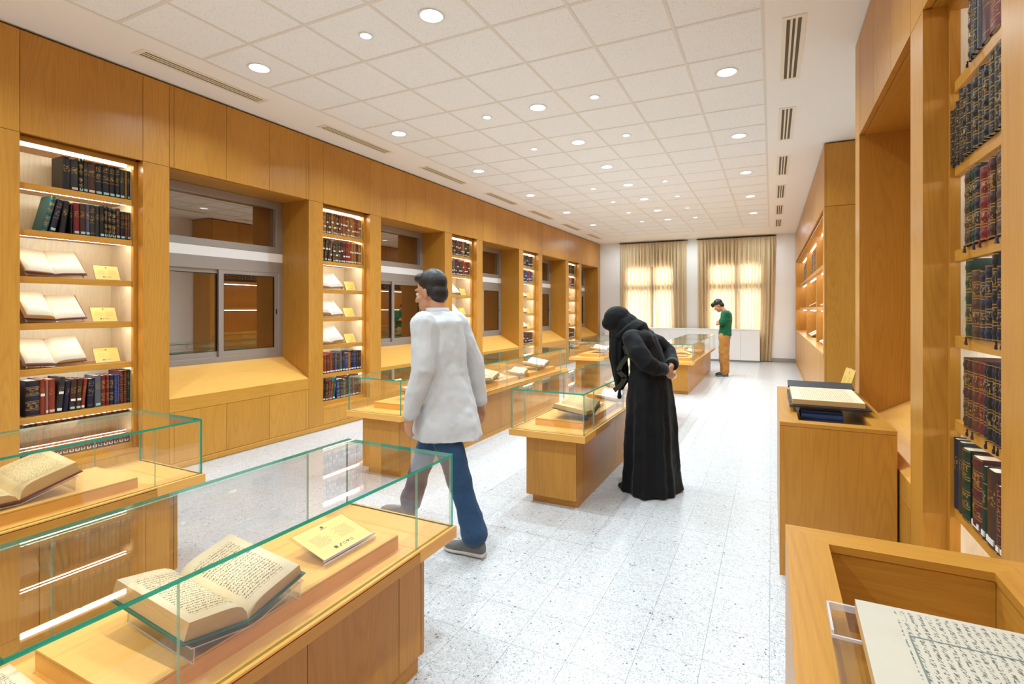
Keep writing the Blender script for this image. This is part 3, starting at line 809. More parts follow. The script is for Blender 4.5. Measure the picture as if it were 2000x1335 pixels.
# the longer cases share a rhythm: riser with book and card, small book between risers
def fill(k, spec):
    x = CASES[k][0]; nr = nb = 0
    for kind, y, col, pg, nm in spec:
        if kind == 'r':
            riser(k, y, y+.90, nr); nr += 1
        if kind == 'b':
            open_book(f'{nm}, {CN[k]}', (x+.53, y, RZ+.03), R90, .14, .165, .27, .035, .04, .10, .30, col, pg, GB)
            book_stand(f'acrylic cradle under {nm}, {CN[k]}', (x+.535, y, RZ+.024), R90, .14, .16, .26, .10, .30, .02, GS)
        if kind == 's':
            open_book(f'{nm}, {CN[k]}', (x+.515, y, SZ+.055), R90, .12, .125, .19, .022, .026, .08, .30, col, pg, GB)
            book_stand(f'acrylic cradle under {nm}, {CN[k]}', (x+.52, y, SZ+.048), R90, .12, .12, .18, .08, .30, .044, GS)
        if kind == 'c': caption_card(f'golden caption card {nm} in the {CN[k]}', (x+.45, y, RZ+.02), R90, .28, 1., GC)
        if kind == 'k':
            t = thing('closed_book', f'{nm} in the {CN[k]}', 'book', (x+.32, y, RZ+.001), .1, None)
            link('cover', B().box(-.12, .12, -.09, .09, 0, .004).box(-.12, .12, -.09, .09, .046, .05).box(-.12, -.116, -.09, .09, .004, .046).mesh('cover', M.board), t, None, col)
            link('page_block', B().box(-.115, .117, -.086, .086, .0045, .0455).mesh('page_block', M.pblock), t)
fill('B', [('r', 3.585, '', None, ''), ('b', 3.95, '#7a6a55', M.page_white, 'white open book near end'), ('c', 4.28, '', None, 'beside the first white book'),
           ('s', 4.66, '#8a6a45', M.page, 'small cream book before the second riser'), ('r', 4.83, '', None, ''), ('b', 5.06, '#8a6a45', M.page, 'large cream book on the second riser'),
           ('c', 5.45, '', None, 'on the second riser'), ('s', 5.90, '#8a6a45', M.page, 'small cream book before the third riser'), ('r', 6.06, '', None, ''), ('b', 6.52, '#3a3532', M.page_white, 'bright white book at the far end')])
fill('C', [('r', 3.60, '', None, ''), ('b', 3.80, '#2f4d4d', M.page_tan, 'tan book with dark cover'), ('c', 4.22, '', None, 'beside the tan book'),
           ('s', 4.64, '#2c2a30', M.page_white, 'small white book behind the tan one'), ('r', 4.83, '', None, ''), ('b', 5.10, '#241d18', M.page, 'cream open book with black cover'),
           ('s', 5.90, '#3a2d20', M.page, 'small cream open book halfway along'), ('r', 6.06, '', None, ''), ('b', 6.45, '#3a3532', M.page_white, 'white open book near the far end')])
fill('D', [('r', 9.10, '', None, ''), ('k', 9.40, '#4a3526', None, 'brown closed volume lying at the near end'), ('c', 9.75, '', None, 'behind the brown volume'),
           ('s', 10.15, '#5a4632', M.page, 'small open book'), ('r', 10.35, '', None, ''), ('k', 10.7, '#2c2a28', None, 'black closed volume'), ('r', 11.6, '', None, ''), ('b', 12.0, '#5a4632', M.page, 'cream open book near the far end')])
fill('E', [('r', 9.10, '', None, ''), ('b', 9.50, '#5f6468', M.page_white, 'white book with grey cover near end'), ('s', 10.15, '#5a4632', M.page, 'small cream open book'),
           ('r', 10.35, '', None, ''), ('b', 10.8, '#5a4632', M.page, 'cream open book on the middle riser'), ('r', 11.6, '', None, ''), ('b', 12.0, '#5a4632', M.page_tan, 'tan open book near the far end')])

# ================================================================== tall plinths with sunken tops on the right
def plinth(x0, x1, y0, y1, H, fr, fy, depth, label):
    t = thing('display_plinth', label, 'plinth', ((x0+x1)/2, (y0+y1)/2, 0))
    m = .02
    part('near_panel', B().box(x0, x1, y0, y0+m, 0, H-.022), M.wood, t); part('far_panel', B().box(x0, x1, y1-m, y1, 0, H-.022), M.wood, t)
    part('left_panel', B().box(x0, x0+m, y0+m, y1-m, 0, H-.022), M.wood, t); part('right_panel', B().box(x1-m, x1, y0+m, y1-m, 0, H-.022), M.wood, t)
    a0, a1, c0, c1 = x0+fr, x1-fr, y0+fy, y1-fy
    for nm, pts, mm in (('top_frame', [(x0, y0), (x1, y0), (a1, c0), (a0, c0)], M.wood_x), ('top_frame', [(x1, y0), (x1, y1), (a1, c1), (a1, c0)], M.wood_y),
                    ('top_frame', [(x1, y1), (x0, y1), (a0, c1), (a1, c1)], M.wood_x), ('top_frame', [(x0, y1), (x0, y0), (a0, c0), (a0, c1)], M.wood_y)):
        part(nm, B().prism(pts, 'z', H-.02, H), mm, t)
    w = .012
    z0, z1 = H-depth, H-.0205
    part('well_floor', B().box(a0-.02, a1+.02, c0-.02, c1+.02, z0-.02, z0), M.wood_y, t)
    for a, c, d, e in ((a0-w-.004, a0-.004, c0-.02, c1+.02), (a1+.004, a1+w+.004, c0-.02, c1+.02)): part('well_side', B().box(a, c, d, e, z0, z1), M.wood_y, t)
    for d, e in ((c0-w-.004, c0-.004), (c1+.004, c1+w+.004)): part('well_side', B().box(a0-.003, a1+.003, d, e, z0, z1), M.wood_x, t)
    return t
PH = .843
plinth(.036, .574, .20, 1.648, PH, .10, .092, .22, 'nearest waist high oak plinth with a deep sunken well, at the bottom right corner')
plinth(.040, .574, 3.13, 4.545, PH, .095, .085, .06, 'tall oak plinth with a shallow sunken top holding a black bound open book')
# manuscript over the near well
t = thing('book_stand', 'clear acrylic tray spanning the well of the nearest plinth', 'book stand', (.30, .85, PH))
part('tray', B().box(.100, .552, .42, 1.195, PH+.012, PH+.017), M.acryl, t)
part('rim', B().box(.100, .104, 1.09, 1.195, PH+.017, PH+.030).box(.100, .552, 1.190, 1.195, PH+.017, PH+.030).box(.100, .150, 1.087, 1.091, PH+.017, PH+.022), M.acredge, t)
part('foot', B().box(.104, .112, .44, 1.17, PH+.0005, PH+.012).box(.54, .548, .44, 1.17, PH+.0005, PH+.012), M.acryl, t)
b = B(); uvl = b.bm.loops.layers.uv.new('UVMap')
def sheet(b, x0, x1, y0, y1, z0, z1, uvf, skew=0.):
    b.box(x0, x1, y0, y1, z0, z1, 1); b.bm.faces.ensure_lookup_table()
    for v in b.bm.verts: v.co.x += (1.175-v.co.y)*skew
    b.bm.normal_update()
    for f in b.bm.faces:
        if f.normal.z > .9:
            f.material_index = 0
            for lp in f.loops: lp[uvl].uv = uvf(lp.vert.co)
sheet(b, .147, .56, .45, 1.175, PH+.030, PH+.054, lambda c: ((1.175-c.y)/.52, (c.x-.147)/.50), -.02)
mn = thing('manuscript', 'aged manuscript leaf with rows of black handwriting on the nearest plinth', 'manuscript', (.35, .82, PH+.03))
part('leaf', b, [M.page_manu, M.pedge], mn)
part('ruled_border', B().box(.215, .218, .45, 1.085, PH+.0541, PH+.0545).box(.218, .56, 1.082, 1.085, PH+.0541, PH+.0545).box(.43, .4315, .45, 1.13, PH+.0541, PH+.0545), plain('grey_ruling_ink', '#6f7a72', .7), mn)
part('backing_pad', B().box(.152, .552, .455, 1.165, PH+.0175, PH+.0298), M.pedge, mn)
# open album and blue volume on the second plinth
t = thing('open_book', 'open book with black covers and cream ruled page on the second oak plinth', 'open book', (.31, 3.85, PH+.04))
b = B(); uvl = b.bm.loops.layers.uv.new('UVMap')
def sheet2(b, x0, x1, y0, y1, z0, z1):
    b.box(x0, x1, y0, y1, z0, z1, 1); b.bm.normal_update()
    for f in b.bm.faces:
        if f.normal.z > .9:
            f.material_index = 0
            for lp in f.loops: lp[uvl].uv = ((y1-lp.vert.co.y)/(y1-y0), (lp.vert.co.x-x0)/(x1-x0))
sheet2(b, .115, .49, 3.50, 4.06, PH+.042, PH+.072)
part('page_block', b, [page_mat('ruled_album_page', '#f0dcb8', '#8c7650', 30, frame=.006, dens=.42, sc=30., mu=.06, mv=.12, strength=.5), M.pedge], t)
part('cover', B().box(.100, .515, 3.46, 4.12, PH+.032, PH+.040), M.board, t).color = lin('#211f22')
part('raised_flap', B().prism([(4.06, PH+.074), (4.20, PH+.098), (4.205, PH+.088), (4.065, PH+.064)], 'x', .105, .505), M.board, t).color = lin('#2a2a2e')
st = thing('book_stand', 'clear acrylic stand carrying the black bound open book on the second plinth', 'book stand', (.31, 3.8, PH))
part('plate', B().box(.095, .53, 3.44, 4.14, PH+.026, PH+.031), M.acryl, st)
part('side_leg', B().box(.118, .123, 3.46, 4.1, PH+.0005, PH+.026), M.acryl, st); part('side_leg', B().box(.496, .501, 3.46, 4.1, PH+.0005, PH+.026), M.acryl, st)
t = thing('closed_book', 'blue cloth volume lying in the sunken top of the second plinth under the open book', 'book', (.27, 3.75, PH-.06))
z = PH-.0595
part('cover', B().box(.165, .385, 3.56, 3.86, z, z+.005).box(.165, .385, 3.56, 3.86, z+.05, z+.055).prism([(3.56, z+.005), (3.545, z+.015), (3.54, z+.0275), (3.545, z+.04), (3.56, z+.05)], 'x', .165, .385), M.board, t).color = lin('#4a78e0')
part('page_block', B().box(.170, .380, 3.562, 3.85, z+.0055, z+.0495), M.pblock, t)
t = caption_card('pale caption card tilted up behind the black bound book on the second plinth', (.468, 4.33, PH+.012), -R90+.12, 1.28, 1.22)

# ================================================================== books on the shelves
COLS = {'black': '#171516', 'charcoal': '#2f2b2a', 'brown': '#45261a', 'reddish brown': '#63301f', 'rust red': '#93391d', 'maroon': '#561a20', 'red': '#74191d', 'navy blue': '#14172e',
        'blue': '#213f80', 'dark green': '#12321f', 'teal': '#0c5556', 'grey': '#5a5d61', 'purple grey': '#565066', 'tan leather': '#a5692f', 'pink': '#a8736f', 'ochre': '#8e6a2c'}
SW = {'banded': 'gilt-banded', 'lined': 'gilt-lined', 'ornate': 'gilt-patterned', 'plain': 'plain-spined'}
def cover_mesh(style):
    b = B(); uvl = b.bm.loops.layers.uv.new('UVMap')
    if style == 'banded':
        zs = [0, .03]
        for c in (.1, .3, .5, .7, .9): zs += [c-.035, c-.022, c+.022, c+.035]
        zs += [.97, 1]; bul = lambda z: 1.25 if min(abs(z-c) for c in (.1, .3, .5, .7, .9)) < .025 else 1.
    else: zs = [0, .5, 1]; bul = lambda z: 1.
    n = 5; grid = []
    for z in zs:
        grid.append([b.bm.verts.new((-.05+.05*bul(z)*math.sin(PI*i/n), -.5*math.cos(PI*i/n), z)) for i in range(n+1)])
    def F(vs, uvs, sm=False):
        f = b.bm.faces.new(vs); f.smooth = sm
        for lp, u in zip(f.loops, uvs): lp[uvl].uv = u
    for j in range(len(zs)-1):
        for i in range(n):
            F([grid[j][i], grid[j][i+1], grid[j+1][i+1], grid[j+1][i]], [(i/n, zs[j]), ((i+1)/n, zs[j]), ((i+1)/n, zs[j+1]), (i/n, zs[j+1])], True)
    for s in (-1, 1):
        y0, y1 = sorted((s*.5, s*.43))
        k0 = len(b.bm.faces); b.box(-1, -.048, y0, y1, 0, 1)
        b.bm.faces.ensure_lookup_table()
        for f in b.bm.faces[k0:]:
            for lp in f.loops: lp[uvl].uv = (3, lp.vert.co.z)
    return b.mesh('book', M.book[style])
CM = {s: cover_mesh(s) for s in M.book}
PM = B().box(-.97, -.045, -.425, .425, .015, .985).mesh('page_block', M.pblock)
SM = {z: B().box(-.02, .006, -.36, .36, z, z+.07).mesh('label_sticker', M.sticker) for z in (.05, .3, .52)}
RM = B().prism([(-.14, .004), (.0, .004), (.06, -.035), (-.03, -.05)], 'x', .006, .03).prism([(-.16, -.085), (.16, -.095), (.06, -.035), (-.03, -.05)], 'x', .008, .045).mesh('ribbon', M.board)
nbook = 0
def book(x, y, z, th, h, dp, colour, style, right, lean, label, group, stick=None, ribbon=False):
    global nbook
    o = link('book', CM[style]); o.color = lin(COLS[colour]); nbook += 1
    o.location = (x, y, z+.0006+(abs(math.sin(lean))*th/2 if lean else 0)); o.rotation_euler = (lean, 0, PI if right else 0); o.scale = (dp, th*.985, h)
    tag(o, label, 'book', group)
    link('page_block', PM, o)
    if stick:
        for zz, c in stick: link('label_sticker', SM[zz], o, None, c)
    if ribbon: link('ribbon', RM, o, None, '#2a2430' if colour != 'red' else '#5c1f26')
    return o
SHW = ['top', 'second', 'third', 'fourth', 'fifth', 'sixth', 'lowest']
SHZ = [2.405, 2.057, 1.705, 1.353, 1.007, .65, .308]
def row(case, si, x, items, right=False):
    """items: (y0, y1, height, colour, style, lean, stickers, ribbon) in the order seen from left to right"""
    grp = f'books on the {SHW[si]} shelf of the {case}'
    items = [list(it) for it in items]
    if not right:
        for a, c in zip(items[-2::-1], items[:0:-1]):          # a leaning book rests its head against its neighbour
            lim = c[0]-max(0., a[2]*math.sin(-a[5])-min(a[2], c[2])*math.sin(-c[5]))-(abs(a[1]-a[0])*.03 if a[5] else 0)
            if a[1] > lim: d = a[1]-lim; a[0] -= d; a[1] -= d
    for i, it in enumerate(items):
        y0, y1, h, c, s, ln, st, rb = (list(it)+[0, None, False])[:8] if len(it) < 8 else it
        lab = f'{c} {SW[s]} book, {ORD[i]} from left, {SHW[si]} shelf, {case}'
        th = abs(y1-y0)
        dp = .17+.03*random.random()
        book(x+(random.random()-.5)*.008, (y0+y1)/2, SHZ[si], th, h, dp, c, s, right, ln, lab, grp, st, rb)
TEAL, WHT, PNK = '#9fc4bd', '#e5e1d8', '#d8b9a8'
XS = XL-.125
def seq(edges): return list(zip(edges, edges[1:]))
# nearest bookcase, books set out as the photograph shows them
e = seq([2.035, 2.087, 2.139, 2.169, 2.198, 2.251, 2.299, 2.349, 2.39, 2.424, 2.462, 2.481, 2.504])
cs = ['black', 'charcoal', 'black', 'charcoal', 'brown', 'black', 'black', 'black', 'black', 'charcoal', 'ochre', 'charcoal']
hs = [.262, .252, .274, .262, .262, .262, .262, .262, .262, .252, .255, .252]
stl = ['plain', 'plain', 'banded', 'plain', 'plain', 'lined', 'lined', 'lined', 'lined', 'plain', 'plain', 'plain']
row(CASEN[0], 0, XS, [(a, c, hs[i], cs[i], stl[i], 0, None if i in (0, 10) else [(.05, PNK if i in (1, 4) else TEAL)]) for i, (a, c) in enumerate(e)])
e = [(1.932, 1.966), (1.972, 2.010), (2.036, 2.074), (2.082, 2.098), (2.105, 2.145)]+seq([2.147, 2.185, 2.212, 2.247, 2.279, 2.312, 2.336, 2.365, 2.399, 2.429, 2.462, 2.482, 2.504])
cs = ['teal', 'navy blue', 'black', 'black', 'red', 'brown', 'purple grey', 'charcoal', 'charcoal', 'black', 'black', 'black', 'black', 'brown', 'black', 'reddish brown', 'reddish brown']
hs = [.285, .262, .258, .24, .255, .258, .258, .258, .255, .255, .272, .262, .255, .262, .24, .24, .24]
stl = ['banded', 'lined', 'plain', 'plain', 'plain', 'plain', 'plain', 'lined', 'plain', 'plain', 'banded', 'banded', 'banded', 'lined', 'lined', 'lined', 'lined']
ln = [-.22, -.21, -.12]+[0]*14
row(CASEN[0], 1, XS, [(a, c, hs[i], cs[i], stl[i], ln[i], None if i in (0, 2, 3, 7, 8, 15) else [(.05, TEAL)]) for i, (a, c) in enumerate(e)])
e = seq([1.85, 1.935, 1.968, 1.985, 2.028, 2.068, 2.102, 2.142, 2.176, 2.202, 2.246, 2.29, 2.325, 2.348, 2.384, 2.404, 2.424, 2.452, 2.478, 2.504])
cs = ['navy blue', 'rust red', 'pink', 'rust red', 'charcoal', 'navy blue', 'brown', 'brown', 'rust red', 'navy blue', 'grey', 'red', 'red', 'navy blue', 'blue', 'blue', 'maroon', 'maroon', 'dark green']
stl = ['banded', 'plain', 'plain', 'plain', 'plain', 'plain', 'plain', 'plain', 'plain', 'lined', 'plain', 'banded', 'banded', 'banded', 'ornate', 'ornate', 'ornate', 'ornate', 'lined']
hs = [.272, .275, .262, .268, .275, .24, .25, .25, .245, .24, .262, .258, .258, .255, .25, .25, .282, .282, .285]
ln = [0, 0, 0, 0, .09, .09, .07, .07, .10, .03]+[0]*9
st = [None, [(.52, WHT)], [(.05, WHT)], [(.05, PNK)], [(.05, WHT), (.52, WHT)], None, [(.05, TEAL), (.3, WHT)], [(.05, TEAL), (.3, WHT)], [(.05, WHT)], None, [(.05, TEAL)]]+[None]*8
row(CASEN[0], 5, XS, [(a, c, hs[i], cs[i], stl[i], -ln[i], st[i], i == 11) for i, (a, c) in enumerate(e)])
e = seq([1.80+.0385*i for i in range(19)])
cs = ['charcoal', 'dark green', 'rust red']+['brown', 'reddish brown', 'maroon']*6
row(CASEN[0], 6, XS, [(a, c, .285, cs[i], 'banded' if i > 2 else 'plain', 0, [(.05, WHT if i % 3 else PNK), (.3, PNK)]) for i, (a, c) in enumerate(e)])

def gen(case, si, y0, y1, n, pal, styles, hlo, hhi, stick, seed, leans=()):
    rr = random.Random(seed); ws = [.7+.6*rr.random() for _ in range(n)]; k = (y1-y0)/sum(ws); y = y0; out = []
    for i, w in enumerate(ws):
        c = pal[int(i*len(pal)/n)] if isinstance(pal, tuple) else rr.choice(pal)
        out.append((y, y+w*k, hlo+(hhi-hlo)*rr.random(), c, rr.choice(styles), -leans[i] if i < len(leans) else 0, stick(rr) if stick else None, False)); y += w*k
    row(case, si, XS, out)
two = lambda rr: [(.05, TEAL if rr.random() < .4 else WHT), (.3 if rr.random() < .5 else .52, WHT)]
one = lambda rr: [(rr.choice((.05, .3)), WHT)]
lowst = lambda rr: [(.05, WHT)]
y = Y0[1]; a, c = y+.04, y+.765
gen(CASEN[1], 0, a, c, 18, ('tan leather', 'tan leather', 'brown', 'tan leather', 'reddish brown', 'brown', 'rust red', 'reddish brown', 'tan leather', 'tan leather', 'rust red', 'tan leather'), ['ornate', 'ornate', 'banded'], .250, .275, two, 1)
gen(CASEN[1], 1, a+.075, c, 16, ('black', 'charcoal', 'rust red', 'charcoal', 'charcoal', 'brown', 'red', 'rust red', 'rust red', 'tan leather', 'reddish brown', 'tan leather'), ['ornate', 'plain', 'banded'], .245, .285, two, 2, (.12, .12, .1, .1))
gen(CASEN[1], 5, a, c, 16, ('maroon', 'red', 'rust red', 'reddish brown', 'rust red', 'charcoal', 'purple grey', 'charcoal', 'grey', 'charcoal', 'blue', 'tan leather', 'navy blue', 'blue', 'charcoal', 'maroon'), ['plain', 'lined'], .225, .265, lowst, 3)
gen(CASEN[1], 6, a+.085, c, 16, ('brown', 'black', 'brown', 'reddish brown', 'rust red', 'teal', 'blue', 'dark green', 'grey', 'maroon', 'charcoal', 'navy blue', 'grey', 'maroon', 'maroon', 'brown'), ['plain', 'banded'], .235, .29, lowst, 4, (.03, .05, .08, .1, .14, .14))
y = Y0[2]; a, c = y+.04, y+.765
gen(CASEN[2], 0, a, c, 12, ('brown', 'maroon', 'brown', 'reddish brown', 'maroon', 'tan leather', 'dark green', 'maroon'), ['lined', 'banded'], .25, .28, two, 5)
gen(CASEN[2], 1, a, c, 12, ('maroon', 'brown', 'grey', 'maroon', 'charcoal', 'charcoal', 'rust red', 'reddish brown', 'red'), ['plain', 'lined'], .23, .28, two, 6)
gen(CASEN[2], 5, a, c, 12, ('maroon', 'blue', 'navy blue', 'purple grey', 'blue', 'grey'), ['plain'], .23, .27, lowst, 7)
gen(CASEN[2], 6, a, c, 6, ('charcoal', 'blue', 'maroon'), ['plain'], .23, .27, lowst, 8)
y = Y0[3]; a, c = y+.04, y+.765
gen(CASEN[3], 0, a, c, 9, ('dark green', 'teal', 'maroon', 'dark green', 'navy blue', 'maroon', 'brown'), ['lined', 'plain'], .24, .28, two, 9)
gen(CASEN[3], 1, a, c, 9, ('navy blue', 'blue', 'navy blue', 'blue', 'rust red', 'blue', 'grey'), ['plain', 'lined'], .24, .28, two, 10)
gen(CASEN[3], 5, a, c, 8, ('maroon', 'charcoal', 'red', 'charcoal', 'maroon', 'rust red'), ['lined'], .24, .28, two, 11)
gen(CASEN[3], 6, a, c, 6, ('charcoal', 'black', 'teal', 'maroon'), ['plain'], .22, .26, lowst, 12)
y = Y0[4]; a, c = y+.04, y+.765
gen(CASEN[4], 0, a, c, 7, ('navy blue', 'navy blue', 'black', 'dark green', 'dark green'), ['plain'], .25, .28, lowst, 13)
gen(CASEN[4], 1, a, c, 7, ('maroon', 'brown', 'pink', 'maroon', 'brown'), ['lined'], .24, .28, two, 14)
gen(CASEN[4], 5, a, c, 6, ('charcoal', 'maroon', 'charcoal', 'red'), ['lined'], .24, .28, two, 15)
gen(CASEN[4], 6, a, c, 4, ('charcoal', 'navy blue', 'charcoal'), ['plain'], .25, .28, two, 16)

# right bookcase, seen at a slant; order runs away from the far end
XS2 = XR+.088
def rrow(si, edges, cols, styles, hs, rib=()):
    it = []
    for i, (p, q) in enumerate(seq(edges)):
        it.append((p, q, hs[i % len(hs)], cols[i % len(cols)], styles[i % len(styles)], 0, None, i in rib and (i*7+si) % 3 != 1))
    row('right bookcase', si, XS2, it, True)
rrow(0, [2.483, 2.458, 2.421, 2.379, 2.353, 2.28, 2.19, 2.10], ['maroon', 'navy blue', 'black', 'grey', 'maroon', 'red', 'red'], ['banded', 'ornate', 'ornate', 'plain', 'lined', 'ornate', 'plain'], [.27, .275, .275, .265, .28], (0, 1, 2))
rrow(1, [2.668, 2.648, 2.628, 2.605, 2.578, 2.53, 2.492, 2.462, 2.43, 2.385, 2.345, 2.305, 2.272, 2.223, 2.18, 2.14, 2.09], ['black'], ['ornate', 'ornate', 'banded'], [.225, .225, .225, .24, .275, .262, .262, .26, .262, .28, .255, .255, .28, .28, .28], (0, 2, 4, 5, 6))
rrow(2, [2.527, 2.461, 2.434, 2.404, 2.354, 2.292, 2.265, 2.229, 2.147, 2.08], ['brown', 'dark green', 'dark green', 'navy blue', 'red', 'red', 'brown', 'brown', 'reddish brown'], ['banded'], [.285, .285, .285, .285, .262, .275, .275, .285], (0, 3, 4, 5, 7))
rrow(3, [2.524, 2.45, 2.361, 2.303, 2.247, 2.206, 2.172, 2.13, 2.08], ['dark green', 'brown', 'navy blue', 'navy blue', 'black', 'navy blue', 'black', 'navy blue'], ['banded'], [.30, .255, .248, .262], (0, 1, 5, 6))
rrow(4, [2.532, 2.482, 2.432, 2.377, 2.332, 2.28, 2.246, 2.211, 2.183, 2.156, 2.13, 2.10, 2.06], ['brown', 'brown', 'reddish brown', 'red', 'navy blue', 'black', 'navy blue', 'black', 'navy blue'], ['banded'], [.268], (1, 2, 5, 6, 7, 8, 9, 10))
rrow(5, [2.66, 2.607, 2.547, 2.464], ['navy blue', 'charcoal', 'dark green'], ['plain', 'plain', 'banded'], [.285, .285, .275])
e = [(2.44, 2.345, .272, 'maroon', 'banded'), (2.335, 2.30, .26, 'dark green', 'lined'), (2.295, 2.21, .265, 'brown', 'plain'), (2.205, 2.175, .23, 'maroon', 'ornate'), (2.17, 2.135, .235, 'ochre', 'ornate')]
for i, (p, q, h, cc, ss) in enumerate(e):
    book(XS2, (p+q)/2, SHZ[5], abs(p-q), h, .19, cc, ss, True, 0, f'{cc} {SW[ss]} book, {ORD[i+3]} from left on sixth shelf, right bookcase', 'books on the sixth shelf of the right bookcase', [(.05, WHT)])
t = thing('bookend', 'black wire bookend on the lowest shelf of the right bookcase', 'bookend', (XR+.14, 2.46, .31))
part('wire_loop', B().tube([(XR+.12, 2.40, .315), (XR+.12, 2.40, .36), (XR+.12, 2.46, .385), (XR+.12, 2.54, .36), (XR+.12, 2.54, .315)], .006), M.black, t)
part('foot_plate', B().box(XR+.11, XR+.22, 2.39, 2.55, .3085, .3115), M.black, t)

# far wall unit: volumes on its upper shelf, open books below
rr = random.Random(5)
UN = 'far wall unit'
i = 0
for (a, c), n, pal in zip(BAYS, (14, 9, 7), (('maroon', 'brown', 'navy blue', 'maroon'), ('rust red', 'brown', 'tan leather', 'black'), ('navy blue', 'purple grey', 'maroon'))):
    y = a+.06; w = (c-a-.5)/n*.55
    for j in range(n):
        cc = pal[j*len(pal)//n]; h = .34+.06*rr.random()
        book(X0+.11, y+w/2, 2.10, w, h, .24, cc, 'banded', True, 0, f'{cc} tall volume, {ORD[i] if i < 25 else ORD[24]} from camera, upper shelf, {UN}' if i < 25 else f'{cc} tall volume, {ORD[n-1-j]} from curtain end, upper shelf, {UN}', f'volumes on the {UN}')
        y += w; i += 1
for n, (y, z, col) in enumerate(((8.9, .90, '#8a5a50'), (9.4, .90, '#7a6a55'), (11.6, .90, '#7a6a55'), (12.1, .9, '#8a6a60'), (9.2, 1.49, '#7a6a55'), (11.9, 1.49, '#7a6a55'))):
    open_book(f'white open book on the {"counter" if z < 1 else "middle shelf"} of far wall unit, {ORD[[0,1,2,3,0,1][n]]} from camera', (X0+.13, y, z+.012), -R90, .50, .2, .28, .02, .02, .05, .05, col, M.page_white, 'open books in the far wall unit')

# open books and caption cards in the left bookcases
SPEC = [('#5d1f33', '#5d1f33', '#6a4a4a'), ('#8a6a55', '#8a7a6a', '#b09a80'), ('#8a7a6a',)*3, ('#6a3a3a', '#7a6a5a', '#6a3a3a'), ('#8a6a5a',)*3]
for k, y in enumerate(Y0):
    for j, z in enumerate((1.705, 1.353, 1.007)):
        tl, tr = ((.012, .014), (.040, .010), (.012, .032))[j]
        nm = f'{SHW[j+2]} shelf of the {CASEN[k]}'
        yy = y+.262
        open_book(f'open book with pale ruled pages leaning on the {nm}', (XL-.145, yy, z+.028), R90, .76, .19, .265, tl, tr, .10, .08, SPEC[k][j], M.page_frame if k == 0 else M.page_white, 'open books in the left bookcases')
        book_stand(f'clear acrylic stand under the open book on the {nm}', (XL-.140, yy, z+.020), R90, .76, .185, .25, .10, .08, .010, 'acrylic stands in the left bookcases')
        caption_card(f'golden caption card on the {nm}', (XL-.16, y+.60+(.02 if j != 1 else 0), z+.007), R90, 1.15, .88, 'caption cards in the left bookcases')

# ================================================================== curtains, rails, white cupboards
def curtain(label, x0, x1, y, z0, z1, seed, flare=0., split=0.):
    rr = random.Random(seed); W_ = x1-x0; n = int(W_/.012); b = B()
    ph = [rr.random()*6 for _ in range(4)]
    zs = [z1, z1-.05, z1-.09, z1-.4, z1-1.0, z1-1.7, z1-2.3, z0+.5, z0]
    rows = []
    for j, z in enumerate(zs):
        q = (z1-z)/(z1-z0); am = .012+.046*min(1, (z1-z)/.35); r = []
        for i in range(n+1):
            u = i/n; X = x0+u*W_+flare*q*q*(u)+split*q*q*(1-u)
            wv = math.sin(2*PI*u*W_/.105+ph[0]+1.2*math.sin(2*PI*u*W_/.52+ph[1])+.5*q*math.sin(u*9+ph[2]))
            wv += .25*math.sin(2*PI*u*W_/.052+ph[3])
            r.append(b.bm.verts.new((X, y-am*wv, z)))
        rows.append(r)
    for r0, r1 in zip(rows, rows[1:]):
        for i in range(n):
            f = b.bm.faces.new([r0[i], r0[i+1], r1[i+1], r1[i]]); f.smooth = True
    t = thing('curtain', label, 'curtain', ((x0+x1)/2, y, z0), 0, 'beige curtains')
    part('drape', b, M.curtain, t)
    part('heading_tape', B().box(x0, x1, y+.046, y+.052, z1-.085, z1-.004), M.curtain, t)
    return t
CY = 15.505
curtain('left half of the left beige curtain pair beside the panelled wall', -4.24, -3.275, CY, .02, 3.455, 1)
curtain('right half of the left beige curtain pair, parting below to show the window', -3.255, -2.245, CY, .02, 3.455, 2, 0, .16)
curtain('left half of the right beige curtain pair behind the person in green', -1.945, -.93, CY, .02, 3.455, 3)
curtain('right half of the right beige curtain pair, falling to the floor past the white cupboards', -.92, .09, CY, .02, 3.455, 4, -.10)
for a, c, nm in ((-4.27, -2.22, 'left'), (-1.97, .11, 'right')):
    t = thing('curtain_rail', f'slim curtain rail carrying the {nm} curtain pair', 'curtain rail', ((a+c)/2, CY, 3.47))
    part('track', B().box(a, c, CY-.02, CY+.02, 3.462, 3.482), M.dark, t)
    for x in (a+.1, (a+c)/2, c-.1): part('bracket', B().box(x-.012, x+.012, CY+.021, YF, 3.465, 3.48), M.white, t)
for i in range(9):
    x1 = -.287-.48*i; x0 = x1-.4795
    t = thing('white_cupboard', f'low white cupboard under the curtains, {ORD[i]} from the right end', 'cupboard', ((x0+x1)/2, 15.2, 0), 0, 'white cupboards under the windows')
    part('door', B().box(x0+.002, x1-.002, 15.08, 15.098, .055, .872), M.white, t)
    part('carcass', B().box(x0, x1, 15.1, 15.36, .05, .875), M.white, t)
    part('toe_kick', B().box(x0, x1, 15.12, 15.34, 0, .05), M.granite, t)
t = tag(part('cupboard_top', B().box(-.287-.48*9, -.285, 15.075, 15.36, .876, .90), M.white, None), 'long white top lying over the row of low cupboards', 'countertop')

